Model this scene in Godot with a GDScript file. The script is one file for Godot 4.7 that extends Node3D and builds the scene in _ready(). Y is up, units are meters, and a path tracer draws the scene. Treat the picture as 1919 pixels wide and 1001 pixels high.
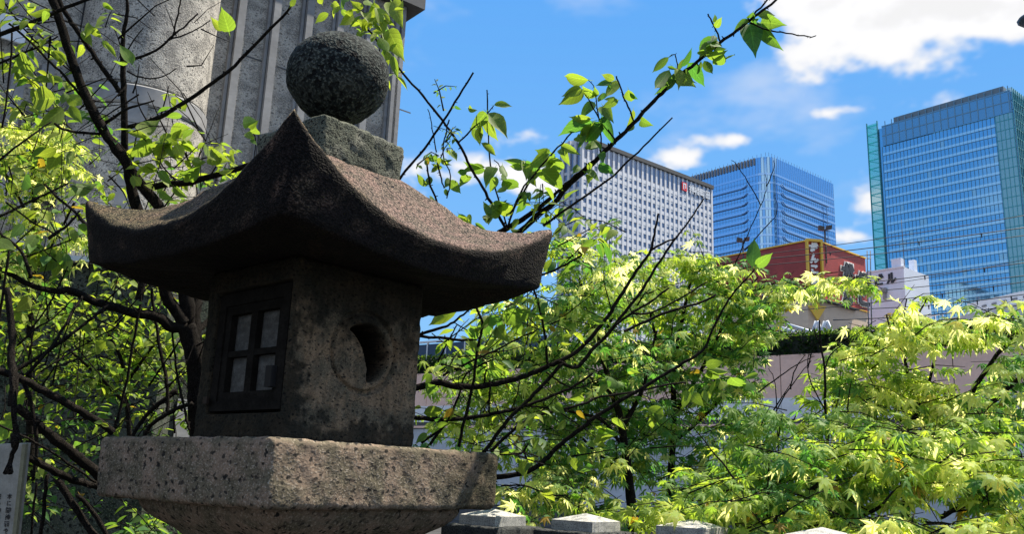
extends Node3D
# A stone lantern among plum and maple trees, with concrete on one side and towers beyond a planted deck.
const EYE := 1.55
const FOCAL := 1650.0
const CAM_X := Vector3(0.99923, 0.03803, 0.00918)
const CAM_Y := Vector3(-0.03912, 0.97132, 0.23452)
const CAM_F := Vector3(0.0, 0.2347, -0.97207)
const GO := Vector3(0.766, 0, -0.643)      # the street grid: along the fronts, going away
const FRONT := Vector3(0.643, 0, 0.766)    # the fronts' outward normal
const FACE_R := Vector3(0.766, 0, 0.643)   # normals of the lantern's two near faces
const FACE_L := Vector3(-0.643, 0, 0.766)
const UP := Vector3(0, 1, 0)

var rng := RandomNumberGenerator.new()
var wobble := FastNoiseLite.new()
var taken := {}
var M := {}

# ---------- small helpers ----------
func spot(px: float, py: float, d: float) -> Vector3:   # where a sight line is d metres deep
	return Vector3(0, EYE, 0) + (CAM_F + CAM_X * ((px - 959.5) / FOCAL) - CAM_Y * ((py - 500.5) / FOCAL)) * d

func numbered(called: String) -> String:
	var k: int = taken.get(called, 0)
	taken[called] = k + 1
	return called if k == 0 else "%s_%03d" % [called, k]

func tag(o: Node3D, label: String, category: String, group := "") -> void:
	o.set_meta("label", label)
	o.set_meta("category", category)
	if group:
		o.set_meta("group", group)

func thing(called: String, at: Vector3, label: String, category: String, group := "") -> Node3D:
	var o := Node3D.new()
	o.name = numbered(called)
	add_child(o)
	o.position = at
	tag(o, label, category, group)
	return o

func place(called: String, mesh: Mesh, m: Material, parent: Node3D = null) -> MeshInstance3D:
	var o := MeshInstance3D.new()
	o.mesh = mesh
	o.material_override = m
	if parent == null:
		o.name = numbered(called)
		add_child(o)
	else:
		o.name = called
		parent.add_child(o, true)
		o.position = -whole(parent)
	return o

func whole(n: Node3D) -> Vector3:     # nothing that has children is turned, so places add up
	var p := Vector3.ZERO
	var k: Node = n
	while k is Node3D and k != self:
		p += k.position
		k = k.get_parent()
	return p

func start() -> SurfaceTool:
	var st := SurfaceTool.new()
	st.begin(Mesh.PRIMITIVE_TRIANGLES)
	return st

func done(st: SurfaceTool) -> ArrayMesh:
	st.generate_normals()
	return st.commit()

func quad(st: SurfaceTool, a: Vector3, b: Vector3, c: Vector3, d: Vector3) -> void:   # counter-clockwise from outside
	st.set_color(Color.WHITE)
	st.add_vertex(a); st.add_vertex(c); st.add_vertex(b)
	st.add_vertex(a); st.add_vertex(d); st.add_vertex(c)

# a box with its own axes: o is a corner, x, y, z its edges (right-handed)
func block(st: SurfaceTool, o: Vector3, x: Vector3, y: Vector3, z: Vector3) -> void:
	st.set_smooth_group(-1)
	var p := [o, o + x, o + x + y, o + y, o + z, o + x + z, o + x + y + z, o + y + z]
	for f in [[0, 3, 2, 1], [4, 5, 6, 7], [0, 1, 5, 4], [2, 3, 7, 6], [1, 2, 6, 5], [3, 0, 4, 7]]:
		quad(st, p[f[0]], p[f[1]], p[f[2]], p[f[3]])

# on an upright face: s along dir, h up, n out of it
func panel(st: SurfaceTool, at: Vector3, dir: Vector3, out: Vector3, s0: float, s1: float, h0: float, h1: float, n0: float, n1: float) -> void:
	var o := at + dir * s0 + UP * h0 + out * n0
	if dir.cross(UP).dot(out) > 0:
		block(st, o, dir * (s1 - s0), UP * (h1 - h0), out * (n1 - n0))
	else:
		block(st, o, out * (n1 - n0), UP * (h1 - h0), dir * (s1 - s0))

func panel_mesh(at: Vector3, dir: Vector3, out: Vector3, s0: float, s1: float, h0: float, h1: float, n0: float, n1: float) -> ArrayMesh:
	var st := start()
	panel(st, at, dir, out, s0, s1, h0, h1, n0, n1)
	return done(st)

func tube(st: SurfaceTool, pts: PackedVector3Array, r0: float, r1: float, sides := 7, lumpy := 0.0, tint := 0.0) -> void:
	st.set_smooth_group(0)
	var n := pts.size()
	var rings := []
	var side := Vector3.ZERO
	for i in n:
		var d := (pts[mini(i + 1, n - 1)] - pts[maxi(i - 1, 0)]).normalized()
		if side == Vector3.ZERO:
			side = d.cross(Vector3(0.3, 0.2, 0.93)).normalized()
		side = (side - d * side.dot(d)).normalized()
		var over := d.cross(side)
		var r := lerpf(r0, r1, float(i) / maxf(1.0, n - 1.0))
		var ring := PackedVector3Array()
		for k in sides:
			var a := TAU * k / sides
			var v := side * cos(a) + over * sin(a)
			var rr := r * (1.0 + lumpy * wobble.get_noise_3dv(pts[i] * 60.0 + v * 2.0))
			ring.append(pts[i] + v * rr)
		rings.append(ring)
	for i in n - 1:
		for k in sides:
			var j := (k + 1) % sides
			var c4 := [rings[i][k], rings[i][j], rings[i + 1][j], rings[i + 1][k]]
			for t in [[0, 2, 1], [0, 3, 2]]:
				for q in t:
					var v: Vector3 = c4[q]
					if tint > 0.0:
						var w := clampf((wobble.get_noise_3dv(v * 95.0) + wobble.get_noise_3dv(v * 310.0) * 0.6 - (0.42 - tint)) * 5.0, 0.0, 1.0)
						st.set_color(Color(1, 1, 1).lerp(Color(9.0, 9.5, 9.5), w))
					else:
						st.set_color(Color.WHITE)
					st.add_vertex(v)
	for e in [[0, false], [n - 1, true]]:
		var ring: PackedVector3Array = rings[e[0]]
		for k in range(1, sides - 1):
			st.set_color(Color.WHITE)
			st.add_vertex(ring[0])
			st.add_vertex(ring[k + 1] if e[1] else ring[k])
			st.add_vertex(ring[k] if e[1] else ring[k + 1])

func smooth_path(p: PackedVector3Array, per := 4) -> PackedVector3Array:
	if p.size() < 3:
		return p
	var out := PackedVector3Array()
	for i in p.size() - 1:
		for k in per:
			out.append(p[i].cubic_interpolate(p[i + 1], p[maxi(i - 1, 0)], p[mini(i + 2, p.size() - 1)], float(k) / per))
	out.append(p[p.size() - 1])
	return out

# loops of equally many points, from the top's middle outwards and down; each loop counter-clockwise from above
func loft(st: SurfaceTool, loops: Array, shade = null, crisp := false) -> void:
	st.set_smooth_group(0)
	for k in loops.size() - 1:
		if crisp:
			st.set_smooth_group(k + 1)
		var a: PackedVector3Array = loops[k]
		var b: PackedVector3Array = loops[k + 1]
		for i in a.size():
			var j := (i + 1) % a.size()
			var c4 := [b[i], b[j], a[j], a[i]]
			for t in [[0, 2, 1], [0, 3, 2]]:
				for q in t:
					if shade != null:
						st.set_color(shade.call(c4[q], k + 1 if q < 2 else k))
					st.add_vertex(c4[q])

func square_loop(mid: Vector3, half: float, y_of: Callable, k := 14, round_off := 0.0) -> PackedVector3Array:
	var loop := PackedVector3Array()
	for side in 4:
		for i in k:
			var t := -1.0 + 2.0 * i / k
			var l := [1.0, -t, -1.0, t][side] as float
			var r := [t, 1.0, -t, -1.0][side] as float
			var cut := 1.0
			if round_off > 0.0:
				cut = 1.0 - round_off * pow(minf(absf(l), absf(r)), 8.0) * (2.4 if l > 0.0 and r > 0.0 else 1.0)
			loop.append(mid + (FACE_L * l + FACE_R * r) * half * cut + UP * (y_of.call(l, r) as float))
	return loop

# a hewn block: eight corners (four below, four above: near, right, far, left), rounded edges, uneven faces
func hewn(low: Array, high: Array, n: int, rad: float, amp: float, carve = null, shade = null) -> ArrayMesh:
	var st := start()
	st.set_smooth_group(0)
	var size := Vector3((low[0] as Vector3).distance_to(low[3]), (low[0] as Vector3).distance_to(low[1]), (low[0] as Vector3).distance_to(high[0])) * 0.5
	var lines := []
	for ax in 3:
		var e := minf(0.45, rad / size[ax])
		var l := [-1.0, -1.0 + e * 0.3, -1.0 + e * 0.65]
		var m := maxi(3, int(n * minf(1.0, size[ax] / maxf(size.x, size.y))))
		for i in m + 1:
			l.append(lerpf(-1.0 + e, 1.0 - e, float(i) / m))
		l.append_array([1.0 - e * 0.65, 1.0 - e * 0.3, 1.0])
		lines.append(l)
	# axes: 0 = FACE_R, 1 = FACE_L, 2 = up
	for f in [[0, 2, 1, 1.0], [1, 0, 2, 1.0], [2, 1, 0, 1.0], [0, 1, 2, -1.0], [1, 2, 0, -1.0], [2, 0, 1, -1.0]]:
		var us: Array = lines[f[1]]
		var vs: Array = lines[f[2]]
		var grid := []
		for u in us:
			var row := PackedVector3Array()
			for v in vs:
				var q := Vector3.ZERO
				q[f[0]] = f[3]
				q[f[1]] = u
				q[f[2]] = v
				var inner := Vector3.ZERO
				var met := q * size
				for ax in 3:
					inner[ax] = clampf(met[ax], -(size[ax] - rad), size[ax] - rad)
				var d := met - inner
				var rounded := (inner + d.normalized() * rad) / size if d.length() > 1e-6 else q
				var g := rounded * 0.5 + Vector3(0.5, 0.5, 0.5)
				var lo: Vector3 = (low[2] as Vector3).lerp(low[3], g.y).lerp((low[1] as Vector3).lerp(low[0], g.y), g.x)
				var hi: Vector3 = (high[2] as Vector3).lerp(high[3], g.y).lerp((high[1] as Vector3).lerp(high[0], g.y), g.x)
				var p := lo.lerp(hi, g.z)
				var nn := FACE_R * d.x + FACE_L * d.y + UP * d.z
				nn = nn.normalized() if nn.length() > 1e-6 else UP
				p += nn * (wobble.get_noise_3dv(p * 22.0) * amp + wobble.get_noise_3dv(p * 90.0) * amp * 0.35)
				if carve != null:
					p -= nn * (carve.call(f[0], f[3], p) as float)
				row.append(p)
			grid.append(row)
		for i in us.size() - 1:
			for j in vs.size() - 1:
				var c4 := [grid[i][j], grid[i + 1][j], grid[i + 1][j + 1], grid[i][j + 1]]
				for t in [[0, 2, 1], [0, 3, 2]]:
					for k in t:
						if shade != null:
							st.set_color(shade.call(c4[k]))
						st.add_vertex(c4[k])
	return done(st)

func corners(mid: Vector3, yaw: float, half_l: float, half_r: float, y: float) -> Array:
	var nr := Vector3(sin(deg_to_rad(yaw)), 0, cos(deg_to_rad(yaw)))
	var nl := Vector3(-cos(deg_to_rad(yaw)), 0, sin(deg_to_rad(yaw)))
	var out := []
	for s in [[1, 1], [1, -1], [-1, -1], [-1, 1]]:
		out.append(mid + nr * half_r * s[0] + nl * half_l * s[1] + UP * y)
	return out

# ---------- materials ----------
func noise_bytes(kind: int, freq: float, octaves: int, salt: int, size: int) -> PackedByteArray:
	var n := FastNoiseLite.new()
	n.noise_type = kind
	n.frequency = freq
	n.fractal_octaves = octaves
	n.fractal_type = FastNoiseLite.FRACTAL_FBM if octaves > 1 else FastNoiseLite.FRACTAL_NONE
	n.seed = salt
	n.cellular_return_type = FastNoiseLite.RETURN_DISTANCE
	n.cellular_jitter = 1.0
	return n.get_seamless_image(size, size).get_data()

# speckled stone: two ground tones, dark grains, pale grains
func stone_material(c1: Color, c2: Color, dark: Color, pale: Color, tile: float, grain: float, dark_at: float, pale_at: float, relief: float, salt: int, rough := 0.9) -> StandardMaterial3D:
	var size := 512
	var big := noise_bytes(FastNoiseLite.TYPE_SIMPLEX_SMOOTH, 0.008, 4, salt, size)
	var a := noise_bytes(FastNoiseLite.TYPE_CELLULAR, grain, 1, salt + 1, size)
	var a2 := noise_bytes(FastNoiseLite.TYPE_SIMPLEX, grain * 0.8, 3, salt + 6, size)
	var b := noise_bytes(FastNoiseLite.TYPE_SIMPLEX, grain * 1.7, 2, salt + 2, size)
	var fine := noise_bytes(FastNoiseLite.TYPE_VALUE, 0.33, 2, salt + 3, size)
	var data := PackedByteArray()
	data.resize(size * size * 3)
	var hgt := PackedByteArray()
	hgt.resize(size * size)
	for i in size * size:
		var c := c1.lerp(c2, clampf((big[i] / 255.0 - 0.5) * 3.2 + 0.5, 0, 1))
		var f := fine[i] / 255.0
		c = c * (0.72 + 0.56 * f)
		var d := clampf((dark_at + (a2[i] / 255.0 - 0.5) * 0.9 - a[i] / 255.0) * 9.0, 0.0, 1.0)
		var p := clampf((b[i] / 255.0 - pale_at) * 10.0, 0.0, 1.0)
		c = c.lerp(pale, p * 0.8).lerp(dark, d)
		data[i * 3] = int(clampf(c.r, 0, 1) * 255)
		data[i * 3 + 1] = int(clampf(c.g, 0, 1) * 255)
		data[i * 3 + 2] = int(clampf(c.b, 0, 1) * 255)
		hgt[i] = int(clampf(f * 90 + b[i] * 0.45 + (1.0 - d) * 50, 0, 255))
	var m := StandardMaterial3D.new()
	m.albedo_texture = ImageTexture.create_from_image(Image.create_from_data(size, size, false, Image.FORMAT_RGB8, data))
	m.uv1_triplanar = true
	m.uv1_world_triplanar = true
	m.uv1_scale = Vector3.ONE / tile
	m.uv1_triplanar_sharpness = 6.0
	m.roughness = rough
	m.metallic_specular = 0.3
	m.heightmap_enabled = true
	m.heightmap_texture = ImageTexture.create_from_image(Image.create_from_data(size, size, false, Image.FORMAT_L8, hgt))
	m.heightmap_scale = relief
	m.vertex_color_use_as_albedo = true
	return m

func plain(c: Color, rough := 0.7, metal := 0.0) -> StandardMaterial3D:     # c: linear base colour
	var m := StandardMaterial3D.new()
	m.albedo_color = c.linear_to_srgb()
	m.roughness = rough
	m.metallic = metal
	return m

func glass_wall(c: Color, rough := 0.06, metal := 0.85) -> StandardMaterial3D:
	return plain(c, rough, metal)

func weathered(c: Color, amount: float, tile: float, salt: int, rough := 0.8) -> StandardMaterial3D:
	var size := 256
	var big := noise_bytes(FastNoiseLite.TYPE_SIMPLEX_SMOOTH, 0.012, 5, salt, size)
	var fine := noise_bytes(FastNoiseLite.TYPE_VALUE, 0.2, 3, salt + 5, size)
	var data := PackedByteArray()
	data.resize(size * size)
	for i in size * size:
		data[i] = int(clampf(255.0 * (1.0 - amount * (0.25 + 0.5 * (big[i] / 255.0) + 0.5 * (fine[i] / 255.0 - 0.3))), 0, 255))
	var m := plain(c, rough)
	m.albedo_texture = ImageTexture.create_from_image(Image.create_from_data(size, size, false, Image.FORMAT_L8, data))
	m.uv1_triplanar = true
	m.uv1_world_triplanar = true
	m.uv1_scale = Vector3.ONE / tile
	return m

func leaf_material(c: Color, through: float, tex: Texture2D = null) -> StandardMaterial3D:
	var m := plain(c, 0.55)
	m.metallic_specular = 0.45
	m.backlight_enabled = true
	m.backlight = Color(through, through, through * 0.65)
	m.vertex_color_use_as_albedo = true
	m.albedo_texture = tex
	return m

func vein_texture() -> ImageTexture:
	var w := 64
	var h := 96
	var im := Image.create(w, h, false, Image.FORMAT_RGB8)
	for y in h:
		for x in w:
			var u := absf(x / 63.0 - 0.5) * 2.0
			var v := y / 95.0
			var k := 0.86 + 0.1 * wobble.get_noise_2d(x * 9.0, y * 9.0)
			if u < 0.055:
				k = 1.0
			var q := fposmod(v * 7.0 - u * 2.0, 1.0)
			if q < 0.14:
				k = minf(1.0, k + 0.09)
			elif q > 0.7:
				k -= 0.05
			im.set_pixel(x, y, Color(k, k, k * 0.97))
	return ImageTexture.create_from_image(im)

# ---------- leaves ----------
# a plum leaf: base at the origin, tip at +z, face up (+y), one metre long
func plum_leaf(wide: float, fold: float, droop: float, wave: float) -> ArrayMesh:
	var st := start()
	st.set_smooth_group(0)
	var n := 7
	var prof := [0.0, 0.62, 0.95, 1.0, 0.82, 0.5, 0.16, 0.0]
	var at := [0.0, 0.1, 0.25, 0.42, 0.6, 0.76, 0.88, 1.0]
	var mid := []
	var lef := []
	var rig := []
	for i in n + 1:
		var t: float = at[i]
		var w: float = prof[i] * wide * 0.5
		var y := -droop * t * t
		mid.append(Vector3(0, y, t))
		var e := wave * sin(t * 9.0)
		lef.append(Vector3(-w * cos(fold), y + w * sin(fold) + e * prof[i], t))
		rig.append(Vector3(w * cos(fold), y + w * sin(fold) - e * prof[i] * 0.7, t))
	for i in n:
		for s in [[lef, 0.0, true], [rig, 1.0, false]]:
			var q := [[mid[i], 0.5, at[i]], [mid[i + 1], 0.5, at[i + 1]], [s[0][i + 1], s[1], at[i + 1]], [s[0][i], s[1], at[i]]]
			var order := [0, 2, 1, 0, 3, 2] if s[2] else [0, 1, 2, 0, 2, 3]
			for k in order:
				st.set_uv(Vector2(q[k][1], q[k][2]))
				st.add_vertex(q[k][0])
	# the stalk
	for s in [-0.012, 0.012]:
		st.set_uv(Vector2(0.5, 0.5)); st.add_vertex(Vector3(s, 0, 0.02))
		st.set_uv(Vector2(0.5, 0.5)); st.add_vertex(Vector3(0, 0.01, -0.24))
		st.set_uv(Vector2(0.5, 0.5)); st.add_vertex(Vector3(0, 0.02, 0.02))
	return done(st)

# a maple leaf of seven lobes: stalk end at the origin, middle lobe along +z, about one metre across
func maple_leaf(droop: float, slim: float, twist: float, curl: float) -> ArrayMesh:
	var st := start()
	st.set_smooth_group(-1)
	var ang := [-2.15, -1.35, -0.65, 0.0, 0.65, 1.35, 2.15]
	var lng := [0.3, 0.52, 0.66, 0.72, 0.66, 0.52, 0.3]
	for i in 7:
		var a: float = ang[i] + twist * sin(i * 2.3)
		var l: float = lng[i]
		var d := Vector3(sin(a), 0, cos(a))
		var p := Vector3(cos(a), 0, -sin(a))
		var w := slim * l
		var root := Vector3.ZERO
		var m1 := d * l * 0.45 - UP * droop * l * 0.18
		var tip := d * l - UP * (droop + curl * sin(i * 1.9 + 1.0)) * l
		l *= 1.0 + 0.18 * sin(i * 2.7 + slim * 40.0)
		var near := d * l * 0.22
		var e1 := m1 + p * w - UP * 0.02
		var e2 := m1 - p * w - UP * 0.02
		var n1 := near + p * w * 0.75
		var n2 := near - p * w * 0.75
		m1 += UP * 0.035
		for t in [[root, n1, m1], [n1, e1, m1], [e1, tip, m1], [tip, e2, m1], [e2, n2, m1], [n2, root, m1]]:
			st.add_vertex(t[0]); st.add_vertex(t[1]); st.add_vertex(t[2])
	st.add_vertex(Vector3(-0.012, 0, 0)); st.add_vertex(Vector3(0.012, 0, 0)); st.add_vertex(Vector3(0, 0.06, -0.42))
	return done(st)

var plum_shapes := []
var maple_shapes := []
var tones := {}

func tone(kind: String, c: Color) -> StandardMaterial3D:     # leaf colours in steps, so that alike leaves share a material
	var k := kind + "%d_%d" % [int(c.r * 40.0), int(c.g * 40.0)]
	if not tones.has(k):
		tones[k] = leaf_material(Color((int(c.r * 40.0) + 0.5) / 40.0, (int(c.g * 40.0) + 0.5) / 40.0, c.b), 1.15, M.veins if kind == "plum" else null)
	return tones[k]

func along(z: Vector3, y: Vector3, size: float, at: Vector3) -> Transform3D:
	z = z.normalized()
	var x := y.cross(z)
	if x.length() < 1e-4:
		x = Vector3.RIGHT.cross(z)
	x = x.normalized()
	return Transform3D(Basis(x * size, z.cross(x) * size, z * size), at)

# leaves of one tree: [transform, colour, shape]; the 300 that show largest are parts, the rest one mass
func hang_leaves(tree: Node3D, kind: String, all: Array) -> void:
	var shapes: Array = plum_shapes if kind == "plum" else maple_shapes
	var here := whole(tree)
	var rank := []
	for i in all.size():
		var t: Transform3D = all[i][0]
		var v := t.origin - Vector3(0, EYE, 0)
		var z := v.dot(CAM_F)
		var inside := absf(v.dot(CAM_X)) < z * 0.6 and absf(v.dot(CAM_Y)) < z * 0.315
		rank.append([t.basis.z.length() / z * (1.0 if inside else 0.1), i])
	rank.sort_custom(func(a, b): return a[0] > b[0])
	var rest := {}
	for k in rank.size():
		var l: Array = all[rank[k][1]]
		var t: Transform3D = l[0]
		t.origin -= here
		if k < 300:
			var o := MeshInstance3D.new()
			o.mesh = shapes[l[2] % shapes.size()]
			o.material_override = tone(kind, l[1])
			o.name = "leaf"
			tree.add_child(o, true)
			o.transform = t
		else:
			var s: int = l[2] % 4
			if not rest.has(s):
				rest[s] = []
			rest[s].append([t, l[1]])
	for s in rest:
		var mm := MultiMesh.new()
		mm.transform_format = MultiMesh.TRANSFORM_3D
		mm.use_colors = true
		mm.mesh = shapes[s]
		mm.instance_count = rest[s].size()
		for i in rest[s].size():
			mm.set_instance_transform(i, rest[s][i][0])
			mm.set_instance_color(i, rest[s][i][1])
		var o := MultiMeshInstance3D.new()
		o.multimesh = mm
		o.material_override = M.mass_leaf if kind == "maple" else M.mass_plum
		o.name = "foliage"
		o.set_meta("kind", "stuff")
		tree.add_child(o, true)

func green(yellow: float) -> Color:
	var y := clampf(yellow + rng.randfn(0.0, 0.22), 0.0, 1.0)
	var c := Color(0.11, 0.29, 0.09).lerp(Color(0.47, 0.59, 0.115), y)
	if rng.randf() < 0.012:
		c = Color(0.42, 0.3, 0.06)
	return c * rng.randf_range(0.85, 1.15)

# one limb given as picture points with a depth, as a part of its tree
func limb(tree: Node3D, way: String, d0: float, d1: float, w0: float, w1: float, called := "branch", lichen_shade := 0.0) -> PackedVector3Array:
	var raw := PackedVector3Array()
	var parts := way.split(" ", false)
	for i in parts.size():
		var xy := parts[i].split_floats(",")
		raw.append(spot(xy[0], xy[1], lerpf(d0, d1, float(i) / maxf(1.0, parts.size() - 1.0))))
	var path := smooth_path(raw, 4)
	for i in path.size():
		path[i] += Vector3(wobble.get_noise_3dv(path[i] * 55.0), wobble.get_noise_3dv(path[i] * 55.0 + Vector3(9, 9, 9)), 0) * 0.0035
	var st := start()
	tube(st, path, w0 * 0.44 / FOCAL * d0, w1 * 0.44 / FOCAL * d1, 9 if w0 > 9 else 6, 0.22, lichen_shade)
	# buds and stubs along the limb
	if w0 < 13:
		for i in range(1, path.size() - 1):
			if rng.randf() < 0.6:
				var dir := Vector3(rng.randfn(), rng.randfn(), rng.randfn()).normalized()
				var r := lerpf(w0, w1, float(i) / path.size()) * 0.5 / FOCAL * d0
				tube(st, PackedVector3Array([path[i], path[i] + dir * (r * 1.3 + 0.004)]), r * 0.55, r * 0.3, 4)
	place(called, done(st), M.bark, tree)
	return path

# leaves given as "stalk x,y tip x,y" in picture points
func leaves_at(list: Array, way: String, d: float, wide: Vector2, yellow: float) -> void:
	for s in way.split(" ", false):
		var f := s.split_floats(",")
		var a := spot(f[0], f[1], d + rng.randf_range(-0.05, 0.05))
		var b := spot(f[2], f[3], d + rng.randf_range(-0.06, 0.06))
		var z := b - a
		var eye := (Vector3(0, EYE, 0) - a).normalized()
		var y := eye.rotated(z.normalized(), rng.randf_range(-0.75, 0.75) + (PI if rng.randf() < 0.4 else 0.0))
		list.append([along(z, y, z.length() * 1.04, a), green(yellow), rng.randi() % 5])
		if rng.randf() < 0.55:
			var z2 := (z + Vector3(rng.randfn(), rng.randfn() - 0.3, rng.randfn()) * z.length() * 0.6).normalized() * z.length() * rng.randf_range(0.5, 0.95)
			list.append([along(z2, eye.rotated(z2.normalized(), rng.randf_range(-1.0, 1.0)), z2.length(), a + Vector3(rng.randfn(), rng.randfn(), rng.randfn()) * 0.008), green(yellow), rng.randi() % 5])

# a leafy bough: flat sprays of leaves about a middle, with the twigs that carry them
func bough(list: Array, twigs: SurfaceTool, px: float, py: float, rx: float, ry: float, d: float, n: int, yellow: float, size: float, maple := true) -> void:
	var mid := spot(px, py, d)
	var wx := rx * d / FOCAL
	var wy := ry * d / FOCAL
	var per := 9 if maple else 7
	for k in maxi(1, int(n * (1.42 if maple else 1.2)) / per):
		var c := mid + CAM_X * clampf(rng.randfn(0, 0.5), -1.0, 1.0) * wx + UP * clampf(rng.randfn(0, 0.5), -1.0, 0.9) * wy + Vector3(0, 0, rng.randfn(0, 0.16))
		var dir := Vector3(rng.randfn(), rng.randfn(0.1, 0.3), rng.randfn()).normalized()
		var tilt := (UP + Vector3(rng.randfn(0, 0.25), 0, rng.randfn(0.15, 0.3))).normalized()
		var reach := minf(0.17, maxf(0.05, wx * 1.3))
		var end := c + dir * rng.randf_range(0.5, 1.0) * reach
		var from := c - dir * reach * 0.6 - UP * 0.03
		var bend := from.lerp(end, 0.5) + UP * 0.012
		tube(twigs, PackedVector3Array([from, bend, end]), 0.0022, 0.0009, 4)
		var tint := yellow + rng.randfn(0, 0.24)
		for i in per:
			var t := float(i) / per
			var p := from.lerp(bend, t * 2.0) if t < 0.5 else bend.lerp(end, t * 2.0 - 1.0)
			var out := dir.cross(tilt).normalized() * (1 if i % 2 == 0 else -1) * rng.randf_range(0.7, 1.1) + dir * rng.randf_range(0.2, 0.9)
			var sag := rng.randf_range(0.15, 1.1) if maple else rng.randf_range(0.0, 0.9)
			var z := (out.normalized() - UP * sag).normalized()
			var y := (tilt + Vector3(rng.randfn(0, 0.3), 0, rng.randfn(0.15, 0.35))).normalized()
			var s := size * rng.randf_range(0.55, 1.15)
			list.append([along(z, y, s, p + z * s * (0.42 if maple else 0.24)), green(tint), rng.randi() % 40])

# ---------- sky ----------
func sky_image() -> Image:
	var w := 3072
	var h := 1536
	var data := PackedByteArray()
	data.resize(w * h * 3)
	var n := FastNoiseLite.new()
	n.seed = 11
	n.noise_type = FastNoiseLite.TYPE_SIMPLEX_SMOOTH
	n.fractal_octaves = 5
	n.fractal_gain = 0.55
	n.frequency = 1.0
	# banks of cloud: direction, reach across, reach up, strength
	var banks := []
	for b in [[1810, 0, 290, 92, 1.4], [1640, 40, 130, 44, 0.75], [1530, 5, 60, 24, 0.6], [1580, 206, 80, 14, 1.05], [1265, 288, 60, 20, 0.85], [1385, 266, 34, 17, 0.8], [1330, 262, 40, 14, 0.5], [975, 258, 75, 24, 0.5], [900, 330, 170, 42, 0.75],
			[1020, 345, 60, 30, 0.6], [1605, 318, 45, 24, 0.65], [1640, 372, 34, 34, 0.9], [1590, 446, 52, 13, 0.8], [1245, 195, 28, 10, 0.35], [780, 320, 45, 60, 0.6], [1430, 300, 24, 10, 0.3], [1500, 185, 20, 9, 0.3]]:
		banks.append([(spot(b[0], b[1], 1.0) - Vector3(0, EYE, 0)).normalized(), b[2] / FOCAL, b[3] / FOCAL, b[4]])
	var lowest := h / 2
	for y in h:
		if y > lowest + 4:
			break
		var lat := (0.5 - (y + 0.5) / h) * PI
		var up := sin(lat)
		var flat := cos(lat)
		var t := pow(clampf(1.0 - maxf(up, 0.0), 0.0, 1.0), 2.6)
		var blue := Color(0.085, 0.36, 0.90).lerp(Color(0.36, 0.68, 1.0), t)
		if up < 0.12:
			blue = blue.lerp(Color(0.62, 0.80, 1.0), (0.12 - maxf(up, 0.0)) / 0.12 * 0.6)
		for x in w:
			var phi := (x + 0.5) / w * TAU
			var d := Vector3(sin(phi) * flat, up, -cos(phi) * flat)
			var ahead := smoothstep(0.66, 0.8, d.dot(CAM_F))
			# the open sky: broken cloud drawn on a layer high above
			var dens := -1.0
			if ahead < 1.0:
				var p := d * (1.6 / (up + 0.32))
				dens = n.get_noise_3d(p.x * 0.8, p.y * 0.8, p.z * 0.8) * 2.2 + 0.1
			if ahead > 0.0:
				var grow := -0.72
				for b in banks:
					var v: Vector3 = d - b[0]
					var a := v.x * CAM_X.x + v.y * CAM_X.y + v.z * CAM_X.z
					var c := v.dot(CAM_Y)
					var q: float = a * a / (b[1] * b[1]) + c * c / (b[2] * b[2])
					if q < 5.0:
						grow += b[3] * exp(-q)
				var fine := 0.0
				if grow > -0.62:
					fine = n.get_noise_3d(d.x * 9.0, d.y * 15.0, d.z * 9.0) * 1.15
				dens = lerpf(dens, grow + 0.32 + fine, ahead)
			var cover := smoothstep(-0.02, 0.55, dens)
			if ahead > 0.0 and cover < 0.9:     # thin high veils
				cover = maxf(cover, smoothstep(0.05, 0.75, n.get_noise_3d(d.x * 4.0 + 3.0, d.y * 9.0, d.z * 4.0)) * 0.4 * ahead)
			var c2 := blue
			if cover > 0.0:
				var lit := 0.9 + 0.1 * smoothstep(0.2, 0.9, dens) - 0.12 * smoothstep(0.9, 1.6, dens)
				c2 = blue.lerp(Color(lit, lit, minf(1.0, lit * 1.015)), cover)
			c2 = c2.linear_to_srgb()
			var k := (y * w + x) * 3
			data[k] = int(clampf(c2.r, 0, 1) * 255)
			data[k + 1] = int(clampf(c2.g, 0, 1) * 255)
			data[k + 2] = int(clampf(c2.b, 0, 1) * 255)
	var row := data.slice((lowest - 1) * w * 3, lowest * w * 3)
	for i in w * h * 3 - (lowest + 5) * w * 3:
		if i >= w * 3:
			break
		row[i] = [105, 108, 106][i % 3]
	for y in range(lowest + 5, h):
		for i in w:
			var k := (y * w + i) * 3
			data[k] = 105; data[k + 1] = 108; data[k + 2] = 106
	return Image.create_from_data(w, h, false, Image.FORMAT_RGB8, data)

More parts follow.
